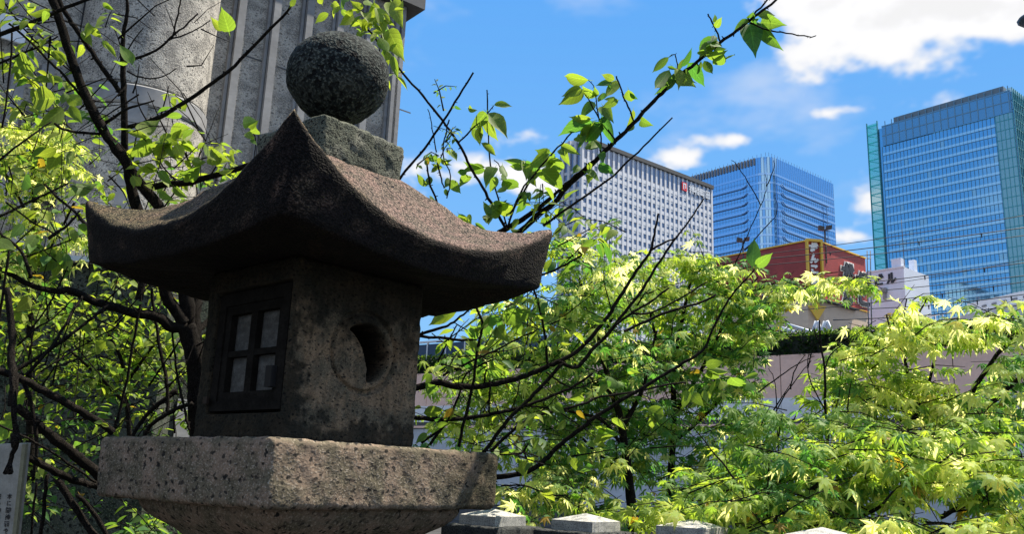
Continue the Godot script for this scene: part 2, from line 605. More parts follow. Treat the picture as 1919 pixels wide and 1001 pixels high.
# strokes of written signs on a ten-by-ten square, y downwards
const GLYPH := {
	"ga": "0,3 6,3 5,8 3,9|4,0 2,9|7,2 9,5|7,0 8,2|9,0 10,2", "n": "5,0 1,10 4,6 6,6 7,9 10,7", "ko": "2,1 8,1 7,2|2,6 2,8 4,9 9,9",
	"ta": "1,1 9,1 9,9 1,9 1,1|5,1 5,9|1,5 9,5", "cho": "0,1 5,1 5,8 0,8 0,1|0,4 5,4|2.5,1 2.5,8|5.5,2 10,2|8,2 8,9 7,8", "bi": "2,1 2,9 9,9|8,3 2,5|7,0 8,2|9,0 10,2", "ru": "3,1 3,6 1,9|6,0 6,9 10,6",
	"ki": "0,3 10,3|5,0 5,10|5,3 1,8|5,3 9,8", "ni": "2,1 2,9|5,2 9,2|5,7 6,8 10,8", "go": "2,0 0,3|1,3 1,10|4,0 3,3|3,2 6,2|3,5 6,5|4,5 4,9|3,9 6,8|7,1 10,1 10,7 9,6|7,1 7,10",
	"kami": "2,0 3,1|0,3 4,3 1,6|2,5 2,10|5,2 10,2 10,7 5,7 5,2|5,4.5 10,4.5|7.5,0 7.5,10", "kuji": "1,0 0,2|1,1 4,1|6,0 5,2|6,1 10,1|1,3 4,10|0,5 5,5|0,8 5,8|6,4 10,4|6,7 10,7|8,3 9,10", "ya": "0,4 7,2 9,4 6,6|5,0 6,2|3,1 6,10",
	"himo": "3,0 1,3 3,4 0,7 4,6|2,7 2,10|5,1 10,1|6,1 5,9|9,1 8,9|5,5 10,5|4,9 10,9", "wo": "2,2 8,2|5,0 2,6 6,5 6,8|9,4 4,7 4,9 9,9", "musu": "3,0 1,3 3,4 0,7 4,6|2,7 2,10|5,2 10,2|7.5,0 7.5,4|5,4 10,4|6,6 9,6 9,9 6,9 6,6", "ba": "1,1 1,9|4,3 9,3|7,1 7,8 5,9 4,8 9,9|9,0 10,1",
	"ma": "2,2 8,2|2,5 8,5|5,0 5,9 3,9 3,7 8,9", "tsu": "2,4 7,4 8,6 5,8", "no": "5,2 3,8 1,6 3,2 7,1 9,5 6,9", "mise": "1,2 9,2|5,0 5,2|2,2 1,9|5,3 5,5|5,4 8,4|4,6 8,6 8,9 4,9 4,6",
}
func write(st: SurfaceTool, sign: String, at: Vector3, dir: Vector3, out: Vector3, wide: float, tall: float, thick: float, deep: float) -> void:
	# at: upper corner where the sign starts; strokes are raised bars
	var level := 0
	for stroke in (GLYPH[sign] as String).split("|"):
		var pts := []
		for s in stroke.split(" "):
			var f := s.split_floats(",")
			pts.append(Vector2(f[0] * 0.1 * wide, -f[1] * 0.1 * tall))
		for i in pts.size() - 1:
			var a: Vector2 = pts[i]
			var b: Vector2 = pts[i + 1]
			var t := (b - a).normalized() * thick * 0.5
			var s := Vector2(-t.y, t.x)
			a -= t
			b += t
			level += 1
			var up := deep * (1.0 + 0.04 * level)
			var q := []
			for c in [a - s, b - s, b + s, a + s]:
				q.append(at + dir * c.x + UP * c.y)
			st.set_smooth_group(-1)
			if dir.cross(UP).dot(out) < 0:
				q.reverse()
			var p := q.map(func(v): return v + out * up)
			quad(st, p[0], p[1], p[2], p[3])
			for k in 4:
				quad(st, q[k], q[(k + 1) % 4], p[(k + 1) % 4], p[k])

func _ready() -> void:
	rng.seed = 20240512
	wobble.seed = 5
	wobble.frequency = 1.0
	wobble.fractal_octaves = 3
	# --- camera, sky, sun ---
	var cam := Camera3D.new()
	cam.name = "camera"
	cam.near = 0.05
	cam.far = 1500.0
	cam.fov = 33.75
	add_child(cam)
	cam.transform = Transform3D(Basis(CAM_X, CAM_Y, -CAM_F).orthonormalized(), Vector3(0, EYE, 0))
	cam.current = true
	var env := Environment.new()
	env.background_mode = Environment.BG_SKY
	var sky := Sky.new()
	var sm := PanoramaSkyMaterial.new()
	sm.panorama = ImageTexture.create_from_image(sky_image())
	sky.sky_material = sm
	env.sky = sky
	env.background_energy_multiplier = 0.47
	env.tonemap_mode = Environment.TONE_MAPPER_LINEAR
	env.tonemap_exposure = 2.2
	env.sdfgi_enabled = true
	env.ssao_enabled = true
	env.ssil_enabled = true
	var we := WorldEnvironment.new()
	we.name = "world"
	we.environment = env
	add_child(we)
	var sun := DirectionalLight3D.new()
	sun.name = "sun"
	sun.light_energy = 1.6
	sun.light_color = Color(1.0, 0.96, 0.88)
	sun.light_angular_distance = 0.53
	sun.shadow_enabled = true
	add_child(sun)
	sun.look_at_from_position(Vector3.ZERO, -Vector3(0.435, 0.883, -0.176), UP)
	make_materials()
	setting()
	towers()
	sign_building()
	deck()
	overhead()
	concrete_building()
	lantern()
	fence()
	notice()
	plum_behind_left()
	plum_behind_right()
	maples()
	left_trees()

func make_materials() -> void:
	M.base_stone = stone_material(Color(0.49, 0.425, 0.37), Color(0.36, 0.335, 0.28), Color(0.12, 0.115, 0.11), Color(0.62, 0.58, 0.53), 0.36, 0.045, 0.13, 0.72, 0.16, 3)
	M.fire_stone = stone_material(Color(0.52, 0.45, 0.37), Color(0.38, 0.36, 0.31), Color(0.16, 0.15, 0.14), Color(0.60, 0.54, 0.46), 0.30, 0.06, 0.12, 0.74, 0.14, 23)
	M.roof_stone = stone_material(Color(0.34, 0.275, 0.255), Color(0.235, 0.215, 0.185), Color(0.11, 0.10, 0.10), Color(0.66, 0.58, 0.54), 0.30, 0.065, 0.26, 0.60, 0.4, 43)
	M.ball_stone = stone_material(Color(0.20, 0.22, 0.21), Color(0.11, 0.135, 0.135), Color(0.05, 0.06, 0.07), Color(0.34, 0.36, 0.34), 0.42, 0.045, 0.24, 0.60, 0.5, 63)
	M.block_stone = stone_material(Color(0.44, 0.44, 0.40), Color(0.32, 0.33, 0.30), Color(0.09, 0.10, 0.10), Color(0.55, 0.55, 0.50), 0.24, 0.06, 0.22, 0.64, 0.3, 83)
	M.cap_stone = stone_material(Color(0.66, 0.655, 0.64), Color(0.54, 0.54, 0.53), Color(0.25, 0.25, 0.26), Color(0.92, 0.92, 0.9), 0.16, 0.07, 0.12, 0.7, 0.05, 103)
	M.post_stone = stone_material(Color(0.24, 0.25, 0.25), Color(0.17, 0.18, 0.19), Color(0.05, 0.05, 0.06), Color(0.5, 0.5, 0.5), 0.2, 0.08, 0.25, 0.66, 0.3, 123)
	M.washed = stone_material(Color(0.64, 0.625, 0.60), Color(0.48, 0.47, 0.455), Color(0.38, 0.37, 0.36), Color(0.74, 0.72, 0.68), 0.7, 0.055, 0.12, 0.64, 0.5, 143)
	M.green_grey = stone_material(Color(0.26, 0.275, 0.25), Color(0.17, 0.20, 0.16), Color(0.10, 0.11, 0.10), Color(0.36, 0.37, 0.33), 0.7, 0.05, 0.16, 0.68, 0.5, 183)
	M.cast = weathered(Color(0.37, 0.375, 0.39), 0.35, 1.4, 7)
	M.cast_dark = weathered(Color(0.12, 0.125, 0.135), 0.3, 1.4, 8)
	M.bark = stone_material(Color(0.16, 0.145, 0.135), Color(0.115, 0.105, 0.10), Color(0.05, 0.045, 0.045), Color(0.33, 0.32, 0.30), 0.11, 0.06, 0.3, 0.70, 0.35, 163)
	M.bark.metallic_specular = 0.12
	M.veins = vein_texture()
	M.mass_leaf = leaf_material(Color.WHITE, 1.15)
	M.mass_plum = leaf_material(Color.WHITE, 1.15, M.veins)
	M.white_paint = weathered(Color(0.78, 0.79, 0.82), 0.14, 3.0, 12, 0.5)
	M.ground = weathered(Color(0.07, 0.066, 0.062), 0.5, 3.0, 31, 0.95)
	M.wood = weathered(Color(0.034, 0.031, 0.028), 0.6, 0.2, 41, 0.9)
	M.wood.metallic_specular = 0.15
	for k in 8:
		maple_shapes.append(maple_leaf([0.15, 0.4, 0.25, 0.6, 0.3, 0.85, 0.05, 0.5][k], [0.135, 0.12, 0.16, 0.125, 0.145, 0.15, 0.11, 0.17][k], [0.0, 0.1, -0.08, 0.06, -0.12, 0.2, -0.2, 0.15][k], [0.0, 0.1, 0.25, -0.15, 0.05, 0.4, -0.3, 0.2][k]))
	for k in 5:
		plum_shapes.append(plum_leaf([0.5, 0.58, 0.46, 0.54, 0.48][k], [0.25, 0.5, 0.75, 0.1, 0.4][k], [0.12, 0.28, 0.05, 0.35, 0.2][k], [0.02, 0.035, 0.0, 0.04, 0.03][k]))

func setting() -> void:
	var st := start()
	block(st, Vector3(-600, -0.3, 60), Vector3(1200, 0, 0), Vector3(0, 0.3, 0), Vector3(0, 0, -760))
	# the sheet is laid with its top at nought
	var g := place("ground", done(st), M.ground)
	g.set_meta("kind", "structure")

# ---------- far buildings ----------
func towers() -> void:
	var wall := weathered(Color(0.80, 0.82, 0.88), 0.12, 9.0, 51, 0.6)
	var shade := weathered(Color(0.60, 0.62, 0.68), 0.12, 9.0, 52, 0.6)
	var pane := glass_wall(Color(0.18, 0.22, 0.31), 0.12, 0.4)
	var curtain := plain(Color(0.72, 0.75, 0.8), 0.5)
	# the gridded hotel
	var c := Vector3(21.84, 0, -274.8)
	var top := 112.0 + EYE
	var t := thing("hotel_tower", c, "pale tower of white piers and small dark windows, a red emblem on its crown", "building", "towers beyond the deck")
	var side := Vector3(-0.737, 0, -0.676)
	var left_out := Vector3(-0.676, 0, 0.737)
	var st := start()
	panel(st, c, GO, FRONT, 0.0, 69.0, 0.0, top, -9.6, -0.01)
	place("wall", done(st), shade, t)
	st = start()
	var st2 := start()
	var st3 := start()
	var bays := 28
	var wd := 69.0 / bays
	var fl := 3.06
	for i in bays + 1:
		panel(st, c, GO, FRONT, i * wd - 0.45, i * wd + 0.45, 0.0, top - 1.0, 0.0, 0.36)
	var floors := int(top / fl) - 1
	for j in floors:
		var y0 := top - 7.6 - (j + 1) * fl
		panel(st3, c, GO, FRONT, 0.0, 69.0, y0 + 1.75, y0 + fl, 0.003, 0.24)
		for i in bays:
			panel(st2, c, GO, FRONT, i * wd + 0.5, i * wd + wd - 0.5, y0 + 0.05, y0 + 1.7, 0.01, 0.1)
	for i in bays:
		panel(st2, c, GO, FRONT, i * wd + 0.5, i * wd + wd - 0.5, top - 7.0, top - 1.8, 0.01, 0.12)
	var q := place("pier", done(st), wall, t); q.set_meta("kind", "stuff")
	q = place("window", done(st2), pane, t); q.set_meta("kind", "stuff")
	q = place("spandrel", done(st3), wall, t); q.set_meta("kind", "stuff")
	st = start()
	for j in floors:
		for i in bays:
			if rng.randf() < (0.55 if j < 9 else 0.3):
				panel(st, c, GO, FRONT, i * wd + 0.62, i * wd + wd - 0.62, top - 7.6 - (j + 1) * fl + 0.95, top - 7.6 - (j + 1) * fl + 1.68, 0.11, 0.16)
	q = place("blind", done(st), curtain, t); q.set_meta("kind", "stuff")
	# the narrow flank: tall dark slots between piers
	st = start()
	st2 = start()
	panel(st2, c, side, left_out, 0.3, 9.6, 0.0, top - 2.0, -2.0, 0.0)
	place("flank_glazing", done(st2), pane, t)
	for i in 4:
		panel(st, c, side, left_out, i * 2.6 - 0.35, i * 2.6 + 0.65, 0.0, top - 0.5, 0.0, 0.6)
	for j in 34:
		panel(st, c, side, left_out, 0.7, 9.0, j * fl + 0.2, j * fl + 1.2, 0.0, 0.2)
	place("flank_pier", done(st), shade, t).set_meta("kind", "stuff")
	place("parapet", panel_mesh(c, GO, FRONT, -0.4, 69.6, top - 1.4, top, -0.8, 0.9), M.cast_dark, t)
	place("plant_screen", panel_mesh(c, GO, FRONT, 12.0, 30.0, top, top + 1.6, -8.0, -2.0), wall, t)
	# emblem and lettering
	var red := plain(Color(0.75, 0.03, 0.05), 0.5)
	place("emblem", panel_mesh(c, GO, FRONT, 51.0, 53.7, top - 6.2, top - 3.0, 0.4, 0.62), red, t)
	st = start()
	panel(st, c, GO, FRONT, 51.5, 52.0, top - 5.8, top - 3.4, 0.62, 0.68)
	panel(st, c, GO, FRONT, 52.0, 53.2, top - 3.9, top - 3.4, 0.62, 0.68)
	panel(st, c, GO, FRONT, 52.7, 53.2, top - 5.3, top - 3.9, 0.62, 0.68)
	place("emblem_mark", done(st), curtain, t)
	for i in 4:
		st = start()
		write(st, ["kami", "musu", "cho", "ta"][i], c + GO * (55.2 + i * 3.2) + UP * (top - 2.9) + FRONT * 0.4, GO, FRONT, 2.6, 3.2, 0.42, 0.2)
		place("letter", done(st), curtain, t)

	# the blue glass tower with the rounded corner
	var blue := glass_wall(Color(0.30, 0.53, 0.78), 0.05, 0.85)
	var frame := plain(Color(0.15, 0.28, 0.48), 0.5, 0.3)
	var light := glass_wall(Color(0.36, 0.58, 0.86), 0.2, 0.7)
	c = Vector3(118.7, 0, -391.4)
	top = 154.0 + EYE
	var b := thing("blue_tower", c, "blue glass tower with a rounded corner and curved dark ledges at each floor", "building", "towers beyond the deck")
	var off := Vector3(-0.643, 0, -0.766)     # along the left front, going away
	var out := Vector3(-0.766, 0, 0.643)
	var ring := PackedVector3Array()
	var r := 7.0
	var ctr := c + off * r + GO * r
	ring.append(c + off * 46.0)
	for k in 9:
		var a := k / 8.0 * PI / 2.0
		ring.append(ctr + out * r * cos(a) + FRONT * r * sin(a))
	ring.append(c + GO * 58.0)
	st = start()
	st.set_smooth_group(-1)
	for k in ring.size() - 1:
		quad(st, ring[k], ring[k + 1], ring[k + 1] + UP * top, ring[k] + UP * top)
	var back: Vector3 = c + off * 46.0 + GO * 58.0
	quad(st, ring[ring.size() - 1], back, back + UP * top, ring[ring.size() - 1] + UP * top)
	quad(st, back, ring[0], ring[0] + UP * top, back + UP * top)
	place("glass_wall", done(st), blue, b)
	place("roof", panel_mesh(c + off * 23.0 + GO * 29.0, GO, FRONT, -20.0, 26.0, top - 1.0, top - 0.4, -20.0, 18.0), M.cast, b)
	# floors run round as bands; mullions stand on them
	var rise := 4.3
	for j in 14:
		var y := top - 9.0 - j * rise
		st = start()
		st.set_smooth_group(-1)
		for k in ring.size() - 1:
			var n1 := (ring[k] - ctr).normalized() if k > 0 and k < 10 else (out if k == 0 else FRONT)
			var n2 := (ring[k + 1] - ctr).normalized() if k + 1 < 10 else FRONT
			var p1 := ring[k] + n1 * 0.12
			var p2 := ring[k + 1] + n2 * 0.12
			quad(st, p1 + UP * y, p2 + UP * y, p2 + UP * (y + 1.0), p1 + UP * (y + 1.0))
		place("spandrel", done(st), light, b)
	st = start()
	for face in [[off, out, 46.0], [GO, FRONT, 58.0]]:
		var s := r
		while s < face[2]:
			panel(st, c, face[0], face[1], s - 0.06, s + 0.06, 20.0, top, 0.0, 0.06)
			s += 1.75
		for j in 30:
			panel(st, c, face[0], face[1], r, face[2], top - 9.02 - j * rise * 0.5, top - 8.92 - j * rise * 0.5, 0.0, 0.09)
	for k in range(1, 10):
		panel(st, ring[k], GO, FRONT, -0.08, 0.08, 20.0, top, -0.08, 0.1)
	place("mullion", done(st), frame, b).set_meta("kind", "stuff")
	for j in 9:
		var y := top - 14.0 - j * rise
		for face in [[GO, FRONT, 10.5, 52.0], [off, out, 12.0, 45.0]]:
			st = start()
			panel(st, c, face[0], face[1], face[2] + 2.5, face[3], y, y + 0.28, 0.2, 0.6)
			var lip := PackedVector3Array()
			for i in 5:
				lip.append(c + face[0] * (face[2] + 2.6 - i * 0.75) + face[1] * 0.55 + UP * (y + 0.3 + i * i * 0.09))
			tube(st, lip, 0.34, 0.2, 5)
			place("ledge", done(st), frame, b)
	st = start()
	for face in [[off, out, 46.0], [GO, FRONT, 58.0]]:
		var s := 1.5
		while s < face[2]:
			panel(st, c, face[0], face[1], s, s + 0.16, top - 0.2, top + 1.7, -0.6, -0.45)
			s += 2.4
	place("roof_fin", done(st), frame, b).set_meta("kind", "stuff")
	st = start()
	var s0 := r
	while s0 < 44.0:
		panel(st, c, off, out, s0, s0 + 0.9, top - 3.4, top + 0.1, 0.23, 0.5)
		s0 += 1.75
	place("crown_louver", done(st), M.cast, b).set_meta("kind", "stuff")
	for j in 2:
		place("vent_panel", panel_mesh(c, off, out, 33.0, 43.0, top - 57.0 - j * 6.0, top - 55.5 - j * 6.0, 0.25, 0.5), M.cast_dark, b)
	place("access_rail", panel_mesh(c, GO, FRONT, 48.6, 48.9, top - 52.0, top - 14.0, 0.9, 1.2), frame, b)

	# the great glass tower at the side
	var sea := glass_wall(Color(0.23, 0.48, 0.67), 0.05, 0.85)
	var teal := plain(Color(0.05, 0.30, 0.34), 0.3, 0.3)
	var band := glass_wall(Color(0.40, 0.65, 0.80), 0.2, 0.7)
	var dark := plain(Color(0.13, 0.27, 0.39), 0.5, 0.3)
	c = Vector3(203.6, 0, -335.5)
	top = 168.0 + EYE
	b = thing("glass_tower", c, "broad sea-blue glass tower with pale floor bands and a greenish lattice down its edge", "building", "towers beyond the deck")
	place("glass_wall", panel_mesh(c, off, out, 0.0, 58.0, 0.0, top - 4.0, -40.0, 0.0), sea, b)
	for j in 26:
		var y := top - 17.5 - j * 4.15
		place("spandrel", panel_mesh(c, off, out, 7.5, 56.0, y, y + 1.15, 0.01, 0.2), band, b)
		if j % 1 == 0:
			place("sill", panel_mesh(c, off, out, 7.5, 56.0, y - 0.12, y, 0.01, 0.24), dark, b)
	st = start()
	var sx := 7.6
	while sx < 56.5:
		panel(st, c, off, out, sx - 0.06, sx + 0.06, 0.0, top - 13.0, 0.02, 0.24)
		sx += 1.62
	place("mullion", done(st), dark, b).set_meta("kind", "stuff")
	st = start()
	for j in 24:
		for i in 29:
			if rng.randf() < (0.35 if j == 11 and i > 16 and i < 27 else 0.04):
				panel(st, c, off, out, 7.75 + i * 1.62, 9.05 + i * 1.62, top - 16.2 - j * 4.15, top - 13.7 - j * 4.15, 0.01, 0.05)
	place("blind", done(st), glass_wall(Color(0.28, 0.52, 0.66), 0.2, 0.6), b).set_meta("kind", "stuff")
	# crown of dark louvers
	place("crown", panel_mesh(c, off, out, 0.6, 55.6, top - 13.0, top - 3.2, 0.02, 0.6), glass_wall(Color(0.20, 0.36, 0.48), 0.1, 0.75), b)
	place("crown_cap", panel_mesh(c, off, out, 3.0, 50.0, top - 3.2, top - 0.6, -3.0, 0.2), plain(Color(0.13, 0.18, 0.22), 0.5, 0.3), b)
	st = start()
	sx = 1.0
	while sx < 55.0:
		panel(st, c, off, out, sx, sx + 0.35, top - 12.6, top - 1.2, 0.6, 0.75)
		sx += 3.1
	for j in 2:
		panel(st, c, off, out, 0.6, 55.6, top - 8.4 + j * 4.6, top - 8.0 + j * 4.6, 0.6, 0.72)
	place("crown_rib", done(st), dark, b).set_meta("kind", "stuff")
	# greenish glazed strip at the near corner
	place("corner_glazing", panel_mesh(c, off, out, 0.4, 7.2, 0.0, top - 13.1, 0.01, 0.4), glass_wall(Color(0.22, 0.42, 0.46), 0.2, 0.6), b)
	st = start()
	for j in 40:
		panel(st, c, off, out, 0.4, 7.2, j * 4.15, j * 4.15 + 0.3, 0.4, 0.5)
	for i in 5:
		panel(st, c, off, out, 0.4 + i * 1.65, 0.6 + i * 1.65, 0.0, top - 13.1, 0.4, 0.55)
	place("corner_mullion", done(st), teal, b).set_meta("kind", "stuff")
	# the sunny end wall
	place("end_glazing", panel_mesh(c, GO, FRONT, 0.0, 60.0, 0.0, top - 2.0, -2.0, 0.0), glass_wall(Color(0.55, 0.75, 0.80), 0.3, 0.4), b)
	st = start()
	for j in 40:
		panel(st, c, GO, FRONT, 0.0, 60.0, j * 4.15, j * 4.15 + 0.3, 0.0, 0.2)
	for i in 30:
		panel(st, c, GO, FRONT, i * 2.0, i * 2.0 + 0.25, 0.0, top - 2.0, 0.0, 0.3)
	place("end_mullion", done(st), teal, b).set_meta("kind", "stuff")
	# standing glass fin with brackets beyond the far edge
	var fin := StandardMaterial3D.new()
	fin.albedo_color = Color(0.25, 0.85, 0.85, 0.45)
	fin.transparency = BaseMaterial3D.TRANSPARENCY_ALPHA
	fin.roughness = 0.4
	place("glass_fin", panel_mesh(c, off, out, 57.6, 62.6, 0.0, top - 1.0, 0.5, 0.7), fin, b)
	st = start()
	for j in 40:
		var y := top - 2.0 - j * 4.15
		panel(st, c, off, out, 57.5, 62.7, y, y + 0.4, 0.1, 0.45)
		tube(st, PackedVector3Array([c + off * 58.0 + UP * (y - 1.9) - out * 0.5, c + off * 62.5 + UP * y - out * 0.2]), 0.2, 0.2, 4)
	panel(st, c, off, out, 62.5, 62.8, 0.0, top, 0.1, 0.9)
	panel(st, c, off, out, 57.5, 57.8, 0.0, top, 0.1, 0.9)
	place("fin_bracket", done(st), plain(Color(0.03, 0.22, 0.25), 0.5, 0.2), b).set_meta("kind", "stuff")

# ---------- the restaurant's sign wall, the small white building ----------
func sign_building() -> void:
	var red := weathered(Color(0.48, 0.06, 0.05), 0.3, 3.0, 61, 0.6)
	var gold := plain(Color(0.75, 0.46, 0.05), 0.5)
	var white := plain(Color(0.82, 0.8, 0.76), 0.6)
	var black := plain(Color(0.015, 0.015, 0.02), 0.5)
	var beige := weathered(Color(0.72, 0.56, 0.42), 0.15, 4.0, 62, 0.8)
	var p1 := Vector3(16.72, 0, -48.6)
	var p2 := Vector3(17.65, 0, -48.7)
	var p0 := p1 + Vector3(-0.643, 0, -0.766) * 7.0
	var p3 := p2 + GO * 5.0
	var h0 := 10.55 + EYE
	var h1 := 14.0 + EYE
	var t := thing("restaurant_building", p1, "beige building with a dark red sign wall edged in gold above an arch", "building")
	var lo := Vector3(-0.766, 0, 0.643)
	var ld := Vector3(-0.643, 0, -0.766)
	var md := (p2 - p1).normalized()
	var mo := Vector3(-md.z, 0, md.x)
	mo = mo if mo.z > 0 else -mo
	var st := start()
	st.set_smooth_group(-1)
	var far := p1 + Vector3(0, 0, -9) + GO * 3.0
	var loop := [p0, p1, p2, p3, far + GO * 3.0, far + ld * 6.0]
	for part in [[0.0, h0, beige, "wall"], [h0, h1 - 0.05, red, "sign_wall"]]:
		st = start()
		st.set_smooth_group(-1)
		for i in loop.size():
			var a: Vector3 = loop[i]
			var b: Vector3 = loop[(i + 1) % loop.size()]
			quad(st, a + UP * part[0], b + UP * part[0], b + UP * part[1], a + UP * part[1])
		if part[3] == "sign_wall":
			for i in range(1, loop.size() - 1):
				var e: float = h1 - 0.05
				st.set_color(Color.WHITE)
				st.add_vertex(loop[0] + UP * e); st.add_vertex(loop[i + 1] + UP * e); st.add_vertex(loop[i] + UP * e)
		place(part[3], done(st), part[2], t)
	st = start()
	panel(st, p1, ld, lo, 0.0, 7.0, h1 - 0.1, h1 - 0.02, 0.01, 0.08)
	panel(st, p2, GO, FRONT, 0.0, 5.0, h1 - 0.1, h1 - 0.02, 0.01, 0.08)
	panel(st, p2, GO, FRONT, 0.0, 5.0, h0, h0 + 0.05, 0.01, 0.1)
	place("gold_edging", done(st), gold, t)
	var L := p1.distance_to(p2)
	var fr := place("sign_frame", panel_mesh(p1, md, mo, -0.02, 0.1, h0 - 0.05, h1 + 0.05, 0.02, 0.2), gold, t)
	place("frame_post", panel_mesh(p1, md, mo, L - 0.1, L + 0.02, h0 - 0.05, h1 + 0.05, 0.02, 0.2), gold, fr)
	place("frame_bar", panel_mesh(p1, md, mo, 0.1, L - 0.1, h1 - 0.1, h1 + 0.05, 0.02, 0.2), gold, fr)
	place("frame_bar", panel_mesh(p1, md, mo, 0.1, L - 0.1, h0 - 0.05, h0 + 0.1, 0.02, 0.2), gold, fr)
	var names := ["ga", "n", "ko", "ta", "mise"]
	for i in 5:
		st = start()
		write(st, names[i], p1 + md * 0.24 + UP * (h1 - 0.2 - i * 0.64) + mo * 0.02, md, mo, 0.42, 0.46, 0.13, 0.05)
		place("letter", done(st), white, t)
	# big outlined letters on the two red fronts
	for k in [[0, 2.15, 3.35], [1, 2.0, 1.55], [2, 3.75, 1.75], [0, 3.75, 3.0]]:
		var at: Vector3 = p2 + GO * k[1] + UP * (h0 + k[2] * 0.75) + FRONT * 0.01
		st = start()
		write(st, names[k[0]], at, GO, FRONT, 1.1, 0.95, 0.36, 0.05)
		place("letter_outline", done(st), white, t)
		st = start()
		write(st, names[k[0]], at + FRONT * 0.075, GO, FRONT, 1.1, 0.95, 0.26, 0.04)
		place("letter", done(st), black, t)
	st = start()
	write(st, "ko", p1 + ld * 3.0 + UP * (h0 + 1.0) + lo * 0.01, -ld, lo, 1.2, 0.9, 0.36, 0.05)
	place("letter_outline", done(st), white, t)
	st = start()
	write(st, "ko", p1 + ld * 3.0 + UP * (h0 + 1.0) + lo * 0.085, -ld, lo, 1.2, 0.9, 0.26, 0.04)
	place("letter", done(st), black, t)
	place("sign_panel", panel_mesh(p2, GO, FRONT, 2.7, 3.5, h0 + 2.35, h0 + 2.75, 0.01, 0.06), white, t)
	# the golden arrow hanging from the frame
	st = start()
	var mid := p1 + md * (L * 0.5) + mo * 0.1
	panel(st, mid, md, mo, -0.13, 0.13, h0 - 0.4, h0 - 0.05, 0.0, 0.1)
	var a3 := [mid + md * -0.55 + UP * (h0 - 0.4), mid + md * 0.55 + UP * (h0 - 0.4), mid + UP * (h0 - 1.25)]
	st.set_smooth_group(-1)
	for v in [[a3[0], a3[1], a3[2], mo * 0.1], [a3[0], a3[2], a3[1], Vector3.ZERO]]:
		for k in 3:
			st.set_color(Color.WHITE)
			st.add_vertex(v[k] + v[3])
	for k in 3:
		quad(st, a3[(k + 1) % 3], a3[k], a3[k] + mo * 0.1, a3[(k + 1) % 3] + mo * 0.1)
	place("arrow", done(st), gold, t)
	place("gutter", panel_mesh(p2, GO, FRONT, -1.6, 3.4, h0 - 0.12, h0 - 0.04, 0.01, 0.3), black, t)
	# dark arched opening in the beige wall
	st = start()
	st.set_smooth_group(-1)
	var arc := []
	for i in 13:
		var u := i / 12.0
		arc.append(p2 + GO * lerpf(-3.2, 1.9, u) + FRONT * 0.06 + UP * (6.2 + EYE + 1.0 * sin(u * PI) * 0.9))
	for i in 12:
		var a: Vector3 = arc[i]
		var b: Vector3 = arc[i + 1]
		quad(st, Vector3(a.x, 3.0, a.z), Vector3(b.x, 3.0, b.z), b, a)
	place("arch_window", done(st), plain(Color(0.02, 0.03, 0.06), 0.15), t)
	for m in [[p1 + ld * 4.2, 2.3], [p2 + GO * 0.5, 2.4]]:
		var f := thing("floodlight_mast", m[0] + UP * h1, ["tall floodlight mast on the red sign wall, nearer the golden frame", "floodlight mast rising over the far stretch of the red sign wall"][1 if m[1] < 2.35 else 0], "floodlight", "floodlights over the sign wall")
		st = start()
		tube(st, PackedVector3Array([m[0] + UP * (h1 - 1.2), m[0] + UP * (h1 + m[1] - 1.6)]), 0.06, 0.05, 6)
		place("mast", done(st), M.cast_dark, f)
		st = start()
		for k in [-1, 1]:
			block(st, m[0] + Vector3(0.22 * k - 0.16, h1 + m[1] - 1.62, -0.1), Vector3(0.3, 0.06 * k, 0), Vector3(0, 0.24, 0.1), Vector3(0, -0.05, 0.25))
		place("lamp_head", done(st), M.cast_dark, f)
	# the steel truss before the arch
	var tr := thing("steel_truss", p2 + UP * 5.0, "white steel lattice beam with an a-shaped stand before the beige arch", "truss")
	var steel := plain(Color(0.6, 0.64, 0.7), 0.5, 0.2)
	var q0 := spot(1440, 640, 44.0)
	var q1 := spot(1475, 608, 44.0)
	var q2 := spot(1560, 634, 43.0)
	var q3 := spot(1570, 650, 43.0)
	for e in [[q0, q2.lerp(q3, 1.0), "chord"], [q1, q2, "chord"], [q0 + Vector3(0, 0, -1), q3 + Vector3(0, 0, -1), "chord"], [q1 + Vector3(0, 0, -1), q2 + Vector3(0, 0, -1), "chord"]]:
		st = start()
		tube(st, PackedVector3Array([e[0], e[1]]), 0.07, 0.07, 5)
		place(e[2], done(st), steel, tr)
	for i in 10:
		st = start()
		var u := i / 10.0
		tube(st, PackedVector3Array([q0.lerp(q3, u), q1.lerp(q2, u + 0.05), q0.lerp(q3, u + 0.1)]), 0.045, 0.045, 4)
		place("brace", done(st), steel, tr)
	for s in [[1529, 602, 1520, 632], [1531, 602, 1540, 632], [1545, 602, 1538, 632], [1548, 602, 1562, 634], [1526, 618, 1552, 620]]:
		st = start()
		tube(st, PackedVector3Array([spot(s[0], s[1], 43.2), spot(s[2], s[3], 43.2)]), 0.1, 0.1, 5)
		place("stand_leg", done(st), steel, tr)

	# the small white building with black lettering
	var c := Vector3(21.13, 0, -46.11) * 1.3
	var h := 12.0 * 1.3 + EYE
	var w := thing("white_building", c, "small white building with black lettering along its top edge", "building")
	var paint := weathered(Color(0.70, 0.75, 0.86), 0.1, 4.0, 71, 0.6)
	var wd := Vector3(-0.643, 0, -0.766)
	var wo := Vector3(-0.766, 0, 0.643)
	place("wall", panel_mesh(c, wd, wo, 0.0, 6.5, 0.0, h, -3.8, 0.0), paint, w)
	place("roof_hut", panel_mesh(c, wd, wo, 0.3, 1.0, h, h + 0.75, -0.9, -0.3), paint, w)
	place("roof_post", panel_mesh(c, GO, FRONT, 1.9, 2.3, h - 0.2, h + 0.9, -0.5, -0.1), paint, w)
	place("coping", panel_mesh(c, wd, wo, -0.04, 6.5, h - 0.06, h + 0.05, -0.1, 0.05), M.white_paint, w)
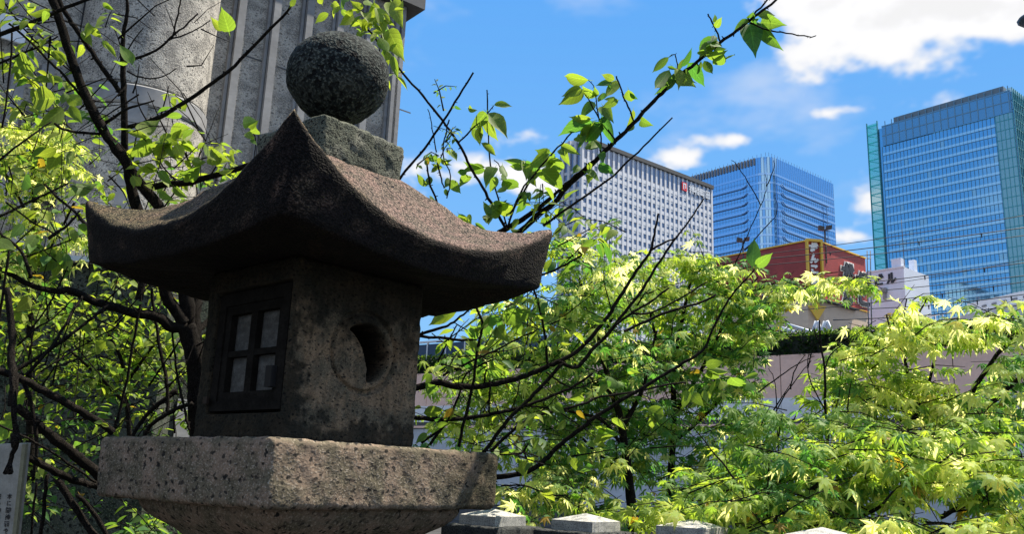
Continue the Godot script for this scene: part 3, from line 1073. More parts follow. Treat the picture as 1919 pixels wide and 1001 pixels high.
	var nm := ["ru", "bi", "cho", "ta"]
	for i in 4:
		var st4 := start()
		write(st4, nm[i], c + wd * (1.24 + i * 0.94) + UP * (h - 0.36) + wo * 0.01, -wd, wo, 0.62, 0.72, 0.14, 0.05)
		place("letter", done(st4), black, w)
	for k in [[1.3, -5.6, 0.45, 1.0], [2.7, -6.4, 0.5, 1.6]]:
		var win := place("window", panel_mesh(c, wd, wo, k[0], k[0] + k[2], h + k[1], h + k[1] + k[3], 0.01, 0.07), M.cast, w)
		place("pane", panel_mesh(c, wd, wo, k[0] + 0.05, k[0] + k[2] - 0.05, h + k[1] + 0.05, h + k[1] + k[3] - 0.05, 0.07, 0.09), plain(Color(0.05, 0.08, 0.14), 0.2), win)
	var lampst := start()
	block(lampst, c + wd * 1.5 + wo * 0.02 + UP * (h - 2.2), -wd * 0.16, UP * 0.5, wo * 0.2)
	block(lampst, c + wd * 1.6 + wo * 0.02 + UP * (h - 1.68), -wd * 0.36, UP * 0.3, wo * 0.3)
	place("wall_lamp", done(lampst), M.cast, w)
	var an := start()
	var ab := c + wd * 0.3 + GO * 0.8 + UP * h
	tube(an, PackedVector3Array([ab, ab + UP * 3.7]), 0.035, 0.02, 5)
	for i in 3:
		tube(an, PackedVector3Array([ab + UP * (2.2 + i * 0.25) - GO * 0.12, ab + UP * (2.2 + i * 0.25) + GO * 0.12]), 0.015, 0.015, 4)
	tag(place("antenna", done(an), M.cast_dark), "thin roof antenna standing on the small white building", "antenna")

	# the flat white shed before the glass tower
	var sh := thing("flat_shed", Vector3(30, 0, -50), "low flat white shed with a row of roof vents, before the glass tower", "building")
	var a := spot(1735, 606, 52.0)
	var b := spot(1960, 571, 44.0)
	var dir := Vector3(b.x - a.x, 0, b.z - a.z).normalized()
	var ou := Vector3(-dir.z, 0, dir.x)
	ou = ou if ou.z > 0 else -ou
	var len := Vector2(b.x - a.x, b.z - a.z).length()
	place("wall", panel_mesh(Vector3(a.x, 0, a.z), dir, ou, 0.0, len, 0.0, a.y, -5.0, 0.0), M.white_paint, sh)
	place("roof_edge", panel_mesh(Vector3(a.x, 0, a.z), dir, ou, 2.6, len, a.y, a.y + 0.75, -3.0, -0.6), plain(Color(0.85, 0.86, 0.88), 0.5), sh)
	for i in 12:
		place("roof_vent", panel_mesh(Vector3(a.x, 0, a.z), dir, ou, 3.0 + i * 0.7, 3.3 + i * 0.7, a.y + 0.36, a.y + 0.46, -0.59, -0.54), M.cast, sh)
	var rl := start()
	panel(rl, Vector3(a.x, 0, a.z), dir, ou, -0.5, 3.0, a.y + 0.45, a.y + 0.5, -0.5, -0.45)
	for i in 6:
		panel(rl, Vector3(a.x, 0, a.z), dir, ou, -0.4 + i * 0.6, -0.36 + i * 0.6, a.y, a.y + 0.45, -0.5, -0.46)
	place("roof_rail", done(rl), M.white_paint, sh)

# ---------- the planted deck ----------
func deck() -> void:
	var at := Vector3(7.86, 0, -27.04)
	var u := Vector3(0.8, 0, 0.6)
	var n := Vector3(-0.6, 0, 0.8)
	var pink := weathered(Color(0.92, 0.61, 0.49), 0.16, 2.2, 81, 0.75)
	var t := thing("planted_deck", at, "long raised deck wall with rose-brown panels over a white beam", "deck wall")
	place("core", panel_mesh(at, u, n, -26.0, 14.0, 0.0, 3.95 + EYE, -3.0, -0.04), M.cast_dark, t)
	for i in 9:
		var s := 0.52 + (i - 6) * 4.78
		place("panel", panel_mesh(at, u, n, s + 0.012, s + 4.768, 2.71 + EYE, 4.01 + EYE, -0.2, 0.0), pink, t)
		place("beam", panel_mesh(at, u, n, s + 0.006, s + 4.774, 2.08 + EYE, 2.705 + EYE, -0.03, 0.03), M.white_paint, t)
		place("lower_panel", panel_mesh(at, u, n, s + 0.006, s + 4.774, -0.9 + EYE, 1.82 + EYE, -0.03, 0.02), weathered(Color(0.60, 0.64, 0.70), 0.25, 2.5, 90 + i % 2, 0.5), t)
	place("ledge", panel_mesh(at, u, n, -26.0, 14.0, 1.85 + EYE, 1.93 + EYE, -0.03, 0.12), pink, t)
	place("cornice", panel_mesh(at, u, n, 4.0, 14.0, 1.0 + EYE, 1.24 + EYE, 0.03, 0.4), M.white_paint, t)
	for i in 9:
		place("louver", panel_mesh(at, u, n, 4.0, 14.0, 0.36 + EYE + i * 0.07, 0.4 + EYE + i * 0.07, 0.04, 0.2), M.cast, t)
	place("louver_backing", panel_mesh(at, u, n, 4.0, 14.0, 0.3 + EYE, 1.0 + EYE, 0.022, 0.04), M.cast_dark, t)
	# the clipped hedge on top
	var hedge := thing("hedge", at + UP * (4.0 + EYE), "clipped dark green hedge along the top of the rose-brown deck wall", "hedge")
	var st := start()
	panel(st, at, u, n, -26.0, 14.0, 3.96 + EYE, 4.6 + EYE, -0.95, -0.15)
	place("twig_core", done(st), plain(Color(0.012, 0.018, 0.01), 0.9), hedge)
	var mm := MultiMesh.new()
	mm.transform_format = MultiMesh.TRANSFORM_3D
	mm.use_colors = true
	mm.mesh = plum_shapes[0]
	mm.instance_count = 14000
	for i in 14000:
		var s := rng.randf_range(-26.0, 14.0)
		var top := rng.randf() < 0.45
		var h := (4.62 + EYE + rng.randf_range(0, 0.1) + 0.07 * wobble.get_noise_2d(s * 3.0, 0)) if top else rng.randf_range(3.97, 4.68) + EYE
		var d := rng.randf_range(-1.0, -0.1) if top else -0.12 + rng.randf_range(-0.05, 0.08)
		var dir := (Vector3(rng.randfn(), rng.randfn(), rng.randfn()) + (UP if top else n) * 0.9).normalized()
		mm.set_instance_transform(i, along(dir, Vector3(rng.randfn(), rng.randfn() + 1, rng.randfn()), rng.randf_range(0.09, 0.16), at + u * s + n * d + UP * h - hedge.position))
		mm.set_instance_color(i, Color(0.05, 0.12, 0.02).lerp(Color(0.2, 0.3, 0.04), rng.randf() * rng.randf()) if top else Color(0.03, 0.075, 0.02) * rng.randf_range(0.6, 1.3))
	var o := MultiMeshInstance3D.new()
	o.multimesh = mm
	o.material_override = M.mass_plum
	o.name = "foliage"
	o.set_meta("kind", "stuff")
	hedge.add_child(o)
	# dark blue screen with white posts further along the deck
	var sc := thing("deck_screen", at - u * 14.0 + UP * (4.5 + EYE), "dark blue glazed screen with white posts beyond the branches", "screen")
	for i in 8:
		place("pane", panel_mesh(at, u, n, -15.4 + i * 1.0, -14.45 + i * 1.0, 4.3 + EYE, 5.3 + EYE, -0.6, -0.56), plain(Color(0.02, 0.05, 0.10), 0.6, 0.0), sc)
		place("post", panel_mesh(at, u, n, -14.45 + i * 1.0, -14.4 + i * 1.0, 4.0 + EYE, 5.4 + EYE, -0.62, -0.52), M.white_paint, sc)
	place("rail", panel_mesh(at, u, n, -15.5, -7.3, 5.36 + EYE, 5.44 + EYE, -0.63, -0.53), M.white_paint, sc)

# ---------- wires, lamps ----------
func overhead() -> void:
	var black := plain(Color(0.02, 0.025, 0.03), 0.6)
	var ways := [[1300, 492, 1960, 397, 0.016], [1300, 497, 1960, 421, 0.022], [1300, 508, 1960, 436, 0.018], [1330, 556, 1960, 487, 0.02], [1400, 560, 1960, 512, 0.018], [1420, 588, 1960, 522, 0.02], [1600, 580, 1960, 546, 0.022], [1560, 600, 1960, 566, 0.024], [1560, 545, 1960, 478, 0.014]]
	var said := ["highest of the overhead wires, running across the glass tower", "second highest overhead wire, below the topmost one", "third overhead wire from the top, over the sign wall", "overhead wire just under the white building's lettering", "thin overhead wire across the middle of the white building", "overhead wire sagging over the white building's windows", "short low overhead wire above the maple tops", "lowest overhead wire, skimming the maple tops", "fine overhead wire crossing the white building's lettering"]
	for i in ways.size():
		var w: Array = ways[i]
		var a := spot(w[0], w[1], 41.0)
		var b := spot(w[2], w[3], 36.0)
		var pts := PackedVector3Array()
		for k in 13:
			var u := k / 12.0
			pts.append(a.lerp(b, u) - UP * sin(u * PI) * 0.14)
		var st := start()
		tube(st, pts, w[4], w[4], 5)
		var t := thing("overhead_wire", a, said[i], "wire", "wires over the railway")
		place("cable", done(st), black, t)
		if i < 7 and i % 2 == 1 or i == 3 or i == 6:
			for k in [5, 8, 10]:
				st = start()
				tube(st, PackedVector3Array([pts[k] + UP * 0.02, pts[k] - UP * 0.07, pts[k] - UP * (0.12 + 0.02 * (k + i) / 4.0)]), 0.035, 0.02, 6)
				place("insulator", done(st), black, t)
	# a twin mast of rails beside the sign wall
	var mt := thing("rail_mast", spot(1632, 640, 40.0), "thin twin pole with cross bars between the red sign wall and the white building", "mast")
	for k in [0, 6]:
		var st := start()
		tube(st, PackedVector3Array([spot(1627 + k, 640, 40.0), spot(1624 + k, 470, 40.5)]), 0.03, 0.025, 5)
		place("pole", done(st), M.cast, mt)
	for k in 6:
		var st := start()
		tube(st, PackedVector3Array([spot(1624, 485 + k * 24, 40.3), spot(1632, 484 + k * 24, 40.3)]), 0.02, 0.02, 4)
		place("cross_bar", done(st), M.cast, mt)
	# street lamp that only just enters the picture
	var lp := thing("street_lamp", spot(2010, 900, 14.0) * Vector3(1, 0, 1), "grey street lamp whose head pokes in beside the bright cloud", "street lamp")
	var foot := spot(2010, 900, 14.0) * Vector3(1, 0, 1)
	var head := spot(1944, 35, 14.0)
	var st := start()
	tube(st, PackedVector3Array([foot, Vector3(foot.x, head.y - 0.3, foot.z), head - UP * 0.06]), 0.07, 0.05, 10)
	place("pole", done(st), M.cast, lp)
	st = start()
	var loops := []
	for k in 7:
		var a := PI * k / 6.0
		var loop := PackedVector3Array()
		for i in 14:
			var g := TAU * i / 14.0
			loop.append(head + Vector3(cos(g) * 0.3 * maxf(sin(a), 0.01), cos(a) * 0.075, -sin(g) * 0.3 * maxf(sin(a), 0.01)))
		loops.append(loop)
	loft(st, loops)
	place("lamp_head", done(st), plain(Color(0.05, 0.08, 0.12), 0.4), lp)

# ---------- the concrete building ----------
func concrete_building() -> void:
	var w0 := Vector3(-2.25, 0, -6.35)
	var t := thing("concrete_building", w0, "rough concrete building with a ribbed wall and a round banded column", "building")
	var deep := -1.2
	place("wall", panel_mesh(w0, GO, FRONT, -16.0, 1.553, -0.1, 4.16 + EYE, deep, 0.0), M.washed, t)  # runs on unseen to the left, lengthened to hold back sky light
	for i in 7:
		var s := -0.02 + i * 0.287
		if i == 6:
			s = 1.45
		var rib := place("rib", panel_mesh(w0, GO, FRONT, s, s + 0.06, 0.0, 4.155 + EYE, 0.0, 0.065), M.cast, t)
		place("groove", panel_mesh(w0, GO, FRONT, s - 0.03, s - 0.006, 0.0, 4.155 + EYE, 0.001, 0.03), M.cast, rib)
	place("roof_slab", panel_mesh(w0, GO, FRONT, -16.0, 1.66, 4.16 + EYE, 4.55 + EYE, deep - 0.3, 0.14), M.cast_dark, t)
	for hh in [1.9, 3.18]:
		for i in 6:
			place("joint", panel_mesh(w0, GO, FRONT, 0.045 + i * 0.287, 0.235 + i * 0.287, hh + EYE, hh + 0.012 + EYE, 0.001, 0.003), M.cast_dark, t)
	# the column
	var mid := Vector3(-2.74, 0, -5.95)
	for part in [[0.0, 1.18, 0.475, "column_foot", "green_grey"], [1.18, 2.36, 0.46, "column", "washed"], [2.36, 2.5, 0.472, "column_band", "cast"], [2.5, 4.12, 0.46, "column", "washed"]]:
		var st := start()
		var loops := []
		for e in [[part[1], 0.001], [part[1], part[2] - 0.012], [part[1] - 0.012, part[2]], [part[0] + 0.012, part[2]], [part[0], part[2] - 0.012], [part[0], 0.001]]:
			var loop := PackedVector3Array()
			for i in 48:
				var g := TAU * i / 48.0
				loop.append(mid + Vector3(cos(g) * e[1], e[0] + (EYE if e[0] > 0.02 else 0.0), -sin(g) * e[1]))
			loops.append(loop)
		loft(st, loops, null, true)
		place(part[3], done(st), M[part[4]], t)
	for a in [0.0, -1.3]:
		var out := Vector3(sin(a + 0.42), 0, cos(a + 0.42))
		var dir := Vector3(out.z, 0, -out.x)
		place("strap", panel_mesh(mid, dir, out, -0.06, 0.06, 0.0, 2.36 + EYE, 0.40, 0.468), M.cast, t)
	# openings and pilasters left of the column
	var hole := place("recess", panel_mesh(w0, GO, FRONT, -1.10, -0.93, 2.75 + EYE, 4.1 + EYE, 0.002, 0.012), plain(Color(0.012, 0.013, 0.016), 0.7), t)
	place("frame", panel_mesh(w0, GO, FRONT, -0.93, -0.89, 2.5 + EYE, 4.1 + EYE, 0.002, 0.06), M.cast, hole)
	place("sill", panel_mesh(w0, GO, FRONT, -1.13, -0.93, 2.52 + EYE, 2.75 + EYE, 0.002, 0.08), M.cast, hole)
	for s in [-1.30, -1.46, -1.9, -2.4]:
		place("pilaster", panel_mesh(w0, GO, FRONT, s, s + 0.08, 0.0, 2.6 + EYE, 0.002, 0.07), M.cast, t)
	place("plaque", panel_mesh(w0, GO, FRONT, -1.75, -1.43, 2.68 + EYE, 2.85 + EYE, 0.081, 0.1), plain(Color(0.6, 0.65, 0.72), 0.5), t)
	var dk := place("recess", panel_mesh(w0, GO, FRONT, -1.24, -0.84, 1.64 + EYE, 1.98 + EYE, 0.071, 0.08), plain(Color(0.008, 0.009, 0.011), 0.8), t)
	place("grille", panel_mesh(w0, GO, FRONT, -1.24, -0.84, 1.8 + EYE, 1.82 + EYE, 0.081, 0.1), M.cast_dark, dk)
	place("dark_plinth", panel_mesh(w0, GO, FRONT, -16.0, 1.553, -0.05, 1.18 + EYE, 0.001, 0.1), M.green_grey, t)  # darker green-grey stone along the lower part of the wall
	# a low dark shed against the wall
	var shed := thing("low_shed", Vector3(-2.9, 0, -4.6), "low dark shed with a pale roof edge behind the plum branches", "shed")
	var a := spot(-20, 470, 5.0)
	a.y = 0
	place("wall", panel_mesh(a, Vector3(0.98, 0, -0.2), Vector3(0.2, 0, 0.98), -0.6, 1.0, 0.0, 1.12 + EYE, -0.5, 0.0), M.green_grey, shed)
	place("roof", panel_mesh(a, Vector3(0.98, 0, -0.2), Vector3(0.2, 0, 0.98), -0.7, 0.98, 1.12 + EYE, 1.15 + EYE, -0.6, 0.06), plain(Color(0.5, 0.53, 0.57), 0.5), shed)
	place("repair_patch", panel_mesh(w0, GO, FRONT, -0.13, 0.07, 0.18 + EYE, 0.46 + EYE, 0.1, 0.112), weathered(Color(0.55, 0.55, 0.54), 0.4, 1.0, 9), t)

# ---------- the lantern ----------
func lantern() -> void:
	var mid := Vector3(-0.447, EYE, -2.0)
	var t := thing("stone_lantern", Vector3(-0.447, 0, -2.0), "weathered granite lantern with upturned roof, round finial, moon window and small lattice window", "stone lantern")
	# platform under the fire box
	var low := corners(Vector3(-0.4417, EYE, -2.009), 51.5, 0.316, 0.294, -0.0679)
	var high := corners(Vector3(-0.4417, EYE, -2.009), 51.5, 0.3205, 0.2985, 0.0575)
	var moss := func(p: Vector3) -> Color:
		var s := (p - mid).dot(FACE_L)
		var k := smoothstep(-0.08, -0.3, s + wobble.get_noise_3dv(p * 14.0) * 0.12)
		k += 0.25 * smoothstep(0.1, 0.6, wobble.get_noise_3dv(Vector3(p.x * 50.0, p.y * 5.0, p.z * 50.0)))
		k = maxf(minf(k, 1.0) * 0.85, smoothstep(0.25, 0.6, wobble.get_noise_3dv(p * 9.0)) * 0.35)
		return Color(1, 1, 1).lerp(Color(0.30, 0.32, 0.25), k)
	place("platform", hewn(low, high, 60, 0.012, 0.0035, null, moss), M.base_stone, t)
	# the curved stone below it
	var st := start()
	var loops := []
	var c0 := Vector3(-0.4417, EYE, -2.009)
	for e in [[0.02, -0.066], [0.25, -0.066], [0.252, -0.072], [0.249, -0.082], [0.24, -0.095], [0.225, -0.108], [0.205, -0.12], [0.19, -0.13], [0.18, -0.14], [0.175, -0.22], [0.02, -0.22]]:
		loops.append(square_loop(c0, e[0], func(_l, _r): return e[1], 14, 0.025))
	loft(st, loops)
	place("lower_moulding", done(st), M.base_stone, t)
	st = start()
	loops = []
	for e in [[0.001, -0.215], [0.16, -0.215], [0.155, -0.7], [0.165, -1.2], [0.26, -1.22], [0.3, -1.35], [0.3, -1.56], [0.001, -1.56]]:
		var loop := PackedVector3Array()
		for i in 32:
			var g := TAU * i / 32.0
			loop.append(c0 + Vector3(cos(g) * e[0], e[1], -sin(g) * e[0]))
		loops.append(loop)
	loft(st, loops)
	place("shaft", done(st), M.post_stone, t)
	# fire box with a carved moon and a recess for the window
	var fm := Vector3(-0.4467, EYE, -2.0014)
	var nr := Vector3(sin(deg_to_rad(47.9)), 0, cos(deg_to_rad(47.9)))
	var nl := Vector3(-cos(deg_to_rad(47.9)), 0, sin(deg_to_rad(47.9)))
	var carve := func(axis: int, sign: float, p: Vector3) -> float:
		var q := p - fm
		if sign < 0.0 or axis == 2:
			return 0.0
		if axis == 0:
			var a := Vector2(q.dot(nl) + 0.019, q.y - 0.256)
			var r := a.length()
			var d := 0.010 * smoothstep(0.008, 0.003, absf(r - 0.0865))
			var hole := smoothstep(0.0650, 0.0580, (a - Vector2(-0.004, 0.0)).length() * (1.0 + 0.03 * wobble.get_noise_3dv(p * 40.0))) * smoothstep(0.1180, 0.1245, (a - Vector2(0.108, -0.053)).length())
			return maxf(d, 0.11 * hole) + 0.004 * smoothstep(0.088, 0.078, r) * smoothstep(0.0, 0.06, a.x + 0.02)
		var x := q.dot(nr)
		var inside := smoothstep(-0.119, -0.115, x) * smoothstep(0.163, 0.159, x) * smoothstep(0.112, 0.116, q.y) * smoothstep(0.384, 0.380, q.y)
		return 0.035 * inside
	var stain_and_shade := func(p: Vector3) -> Color:
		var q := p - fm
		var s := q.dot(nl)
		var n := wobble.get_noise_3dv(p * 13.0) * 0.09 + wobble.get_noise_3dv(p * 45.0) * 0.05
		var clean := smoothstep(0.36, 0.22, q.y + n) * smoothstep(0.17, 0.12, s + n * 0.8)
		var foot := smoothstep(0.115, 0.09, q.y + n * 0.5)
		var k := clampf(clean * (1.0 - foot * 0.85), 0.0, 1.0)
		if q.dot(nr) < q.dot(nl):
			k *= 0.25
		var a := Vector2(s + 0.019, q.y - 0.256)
		var hollow_shade := smoothstep(0.066, 0.061, (a - Vector2(-0.004, 0.0)).length()) * smoothstep(0.1165, 0.1215, (a - Vector2(0.108, -0.053)).length()) if q.dot(nr) < 0.1635 and s < 0.13 else 0.0  # shade of the hollow moon opening, painted into the stone colour
		return Color(0.12, 0.13, 0.13).lerp(Color(0.72, 0.70, 0.68), k) * (1.0 - 0.93 * hollow_shade) * (1.0 + 0.35 * wobble.get_noise_3dv(Vector3(p.x * 70.0, p.y * 7.0, p.z * 70.0)))
	var fire := place("fire_box", hewn(corners(fm, 47.94, 0.1799, 0.1647, 0.0575), corners(fm, 47.94, 0.181, 0.166, 0.4342), 150, 0.011, 0.003, carve, stain_and_shade), M.fire_stone, t)
	# the wooden window
	var wo := fm + nl * 0.1445
	var win := place("window", panel_mesh(wo, nr, nl, -0.114, 0.158, 0.118, 0.378, 0.001, 0.006), plain(Color(0.02, 0.02, 0.022), 0.8), fire)
	for e in [[-0.113, -0.088, 0.119, 0.377], [0.130, 0.157, 0.119, 0.377], [-0.088, 0.130, 0.349, 0.377], [-0.088, 0.130, 0.119, 0.140]]:
		place("frame", panel_mesh(wo, nr, nl, e[0], e[1], e[2], e[3], 0.006, 0.031), M.wood, win)
	for e in [[-0.088, -0.068, 0.140, 0.349], [0.116, 0.130, 0.140, 0.349], [-0.068, 0.116, 0.329, 0.349], [-0.068, 0.116, 0.140, 0.159]]:
		place("sash", panel_mesh(wo, nr, nl, e[0], e[1], e[2], e[3], 0.006, 0.027), M.wood, win)
	place("glazing_bar", panel_mesh(wo, nr, nl, 0.009, 0.033, 0.159, 0.329, 0.012, 0.026), M.wood, win)
	place("glazing_bar", panel_mesh(wo, nr, nl, -0.068, 0.009, 0.235, 0.248, 0.012, 0.025), M.wood, win)
	place("glazing_bar", panel_mesh(wo, nr, nl, 0.033, 0.116, 0.235, 0.248, 0.012, 0.025), M.wood, win)
	var paper := weathered(Color(0.25, 0.25, 0.24), 0.75, 0.07, 47, 0.7)
	for x in [[-0.068, 0.009], [0.033, 0.116]]:
		for y in [[0.159, 0.235], [0.248, 0.329]]:
			place("pane", panel_mesh(wo, nr, nl, x[0], x[1], y[0], y[1], 0.008, 0.011), paper, win)
	place("latch", panel_mesh(wo, nr, nl, 0.112, 0.134, 0.163, 0.206, 0.027, 0.044), plain(Color(0.012, 0.012, 0.014), 0.6, 0.4), win)
	place("hinge", panel_mesh(wo, nr, nl, -0.116, -0.1, 0.135, 0.15, 0.04, 0.046), plain(Color(0.03, 0.02, 0.015), 0.6, 0.4), win)
	# the roof
	var rm := Vector3(-0.448, EYE, -2.0)
	var top_curve := func(m: float) -> float:
		var xs := [0.0, 0.32, 0.5, 0.6, 0.7, 0.8, 0.9, 1.0]
		var ys := [0.695, 0.683, 0.627, 0.588, 0.549, 0.518, 0.495, 0.477]
		for i in 7:
			if m <= xs[i + 1]:
				return lerpf(ys[i], ys[i + 1], (m - xs[i]) / (xs[i + 1] - xs[i]))
		return ys[7]
	var lift := func(l: float, r: float, m: float) -> float:
		var c := minf(absf(l), absf(r))
		var near := 0.042 if l > 0 and r > 0 else 0.0
		return 0.01 * c * c * minf(1.0, m * 2.0) + (0.106 + near) * pow(c, 2.3) * pow(clampf((m - 0.58) / 0.42, 0.0, 1.0), 1.3)
	st = start()
	loops = []
	var k := 30
	for i in 24:
		var m := 0.02 + (0.985 - 0.02) * i / 23.0
		loops.append(square_loop(rm, 0.39 * m, func(l, r): return top_curve.call(m) + lift.call(l, r, m), k, 0.012))
	for e in [[0.388, 0.0, -0.003], [0.3905, 0.0, -0.009], [0.390, 0.0, -0.018]]:
		loops.append(square_loop(rm, e[0], func(l, r): return top_curve.call(1.0) + lift.call(l, r, 1.0) + e[2], k, 0.016))
	for i in range(1, 7):
		var f := i / 6.0
		loops.append(square_loop(rm, lerpf(0.390, 0.371, f), func(l, r): return lerpf(top_curve.call(1.0) + lift.call(l, r, 1.0) - 0.018, 0.414 + 0.034 * pow(minf(absf(l), absf(r)), 2.0), f), k, 0.016))
	for e in [[0.367, 0.409, 1.0], [0.34, 0.411, 0.85], [0.3, 0.417, 0.55], [0.25, 0.426, 0.25], [0.2, 0.4325, 0.05], [0.15, 0.4335, 0.0], [0.01, 0.4335, 0.0]]:
		loops.append(square_loop(rm, e[0], func(l, r): return e[1] + 0.034 * e[2] * pow(minf(absf(l), absf(r)), 2.0), k, 0.016))
	for loop in loops.size():
		var lp: PackedVector3Array = loops[loop]
		for i in lp.size():
			var p := lp[i]
			var amp := 0.0045 if loop < 36 else 0.002
			lp[i] = p + Vector3(wobble.get_noise_3dv(p * 16.0) * 0.5, wobble.get_noise_3dv(p * 16.0 + Vector3(7, 3, 1)), wobble.get_noise_3dv(p * 16.0 + Vector3(1, 8, 4)) * 0.5) * amp * 1.3
		loops[loop] = lp
	var lichen_shade := func(p: Vector3, loop: int) -> Color:
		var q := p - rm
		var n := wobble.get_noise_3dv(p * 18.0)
		if loop >= 25:     # the eaves' faces and the underside: shade painted near-black, with a few pale patches
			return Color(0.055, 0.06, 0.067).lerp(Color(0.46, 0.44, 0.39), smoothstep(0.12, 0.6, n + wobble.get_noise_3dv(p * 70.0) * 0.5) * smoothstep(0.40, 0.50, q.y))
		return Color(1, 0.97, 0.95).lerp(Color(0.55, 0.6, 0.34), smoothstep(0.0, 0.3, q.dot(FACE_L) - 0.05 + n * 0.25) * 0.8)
	loft(st, loops, lichen_shade)
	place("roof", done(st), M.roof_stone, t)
	# the square neck and the finial
	var bm := Vector3(-0.4444, EYE, -1.9997)
	var chip := func(p: Vector3) -> Color:
		var k2 := smoothstep(-0.1, 0.5, wobble.get_noise_3dv(p * 16.0))
		return Color(0.62, 0.66, 0.62).lerp(Color(1, 1, 1), k2)
	place("neck_block", hewn(corners(bm, 51.1, 0.123, 0.119, 0.676), corners(bm, 51.1, 0.1275, 0.1235, 0.7785), 26, 0.012, 0.005, null, chip), M.block_stone, t)
	st = start()
	loops = []
	var bc := bm + UP * 0.262
	for i in 41:
		var a := PI * i / 40.0
		var loop := PackedVector3Array()
		for j in 56:
			var g := TAU * j / 56.0
			var s := pow(maxf(sin(a), 0.0), 0.86)
			var p := Vector3(cos(g) * s, signf(cos(a)) * pow(absf(cos(a)), 0.9), -sin(g) * s)
			var rr := 1.0 + 0.03 * wobble.get_noise_3dv(p * 1.4) + 0.016 * wobble.get_noise_3dv(p * 6.0)
			var w := 0.1245 * (1.0 - 0.10 * smoothstep(0.1, -0.9, p.y))
			loop.append(bc + UP * 0.692 + Vector3(p.x * w, p.y * 0.107, p.z * w) * rr)
		loops.append(loop)
	for i in loops.size():
		var lp: PackedVector3Array = loops[i]
		for j in lp.size():
			lp[j] -= UP * 0.016
		loops[i] = lp
	loft(st, loops)
	place("round_finial", done(st), M.ball_stone, t)

# ---------- the fence of stone posts ----------
func fence() -> void:
	var spots := [[0.84, -2.402], [0.542, -2.616], [0.253, -2.762], [-0.03, -2.871], [-0.31, -2.98], [0.602, -2.13], [0.404, -1.969], [0.157, -1.74]]
	var said := ["pale pyramid-topped stone post at the corner of the fence", "third pale stone fence post from the lantern, in the row behind", "second pale stone fence post from the lantern, beside yellow maple leaves", "pale stone fence post half behind the lantern's platform", "stone fence post hidden behind the lantern's platform", "stone post in the near row, next to the corner post", "stone post in the near row, before the maple's bare stem", "stone post in the near row, closest to the lantern"]
	var proto: Node3D
	for i in spots.size() :
		if i == 4:
			continue
		var at := Vector3(spots[i][0], 0, spots[i][1])
		var o: Node3D
		if proto == null:
			o = thing("stone_post", at, said[i], "fence post", "stone posts of the fence")
			var h := EYE - 0.09
			var st := start()
			st.set_smooth_group(-1)
			var a := corners(at, 50.0, 0.074, 0.074, h - 0.021)
			var apex := at + UP * h
			for k in 4:     # corners run clockwise from above
				st.set_color(Color.WHITE); st.add_vertex(apex); st.add_vertex(a[k]); st.add_vertex(a[(k + 1) % 4])
			var b := corners(at, 50.0, 0.0745, 0.0745, h - 0.056)
			for k in 4:
				quad(st, b[(k + 1) % 4], b[k], a[k], a[(k + 1) % 4])
			place("cap", done(st), M.cap_stone, o)
			place("shaft", hewn(corners(at, 50.0, 0.114, 0.114, -0.05), corners(at, 50.0, 0.114, 0.114, h - 0.05), 14, 0.008, 0.003), M.post_stone, o)
			proto = o
		else:
			o = proto.duplicate()
			o.name = numbered("stone_post")
			add_child(o)
			o.position = at + (Vector3(0, -0.012, 0) if i > 4 else Vector3.ZERO)
			o.set_meta("label", said[i])

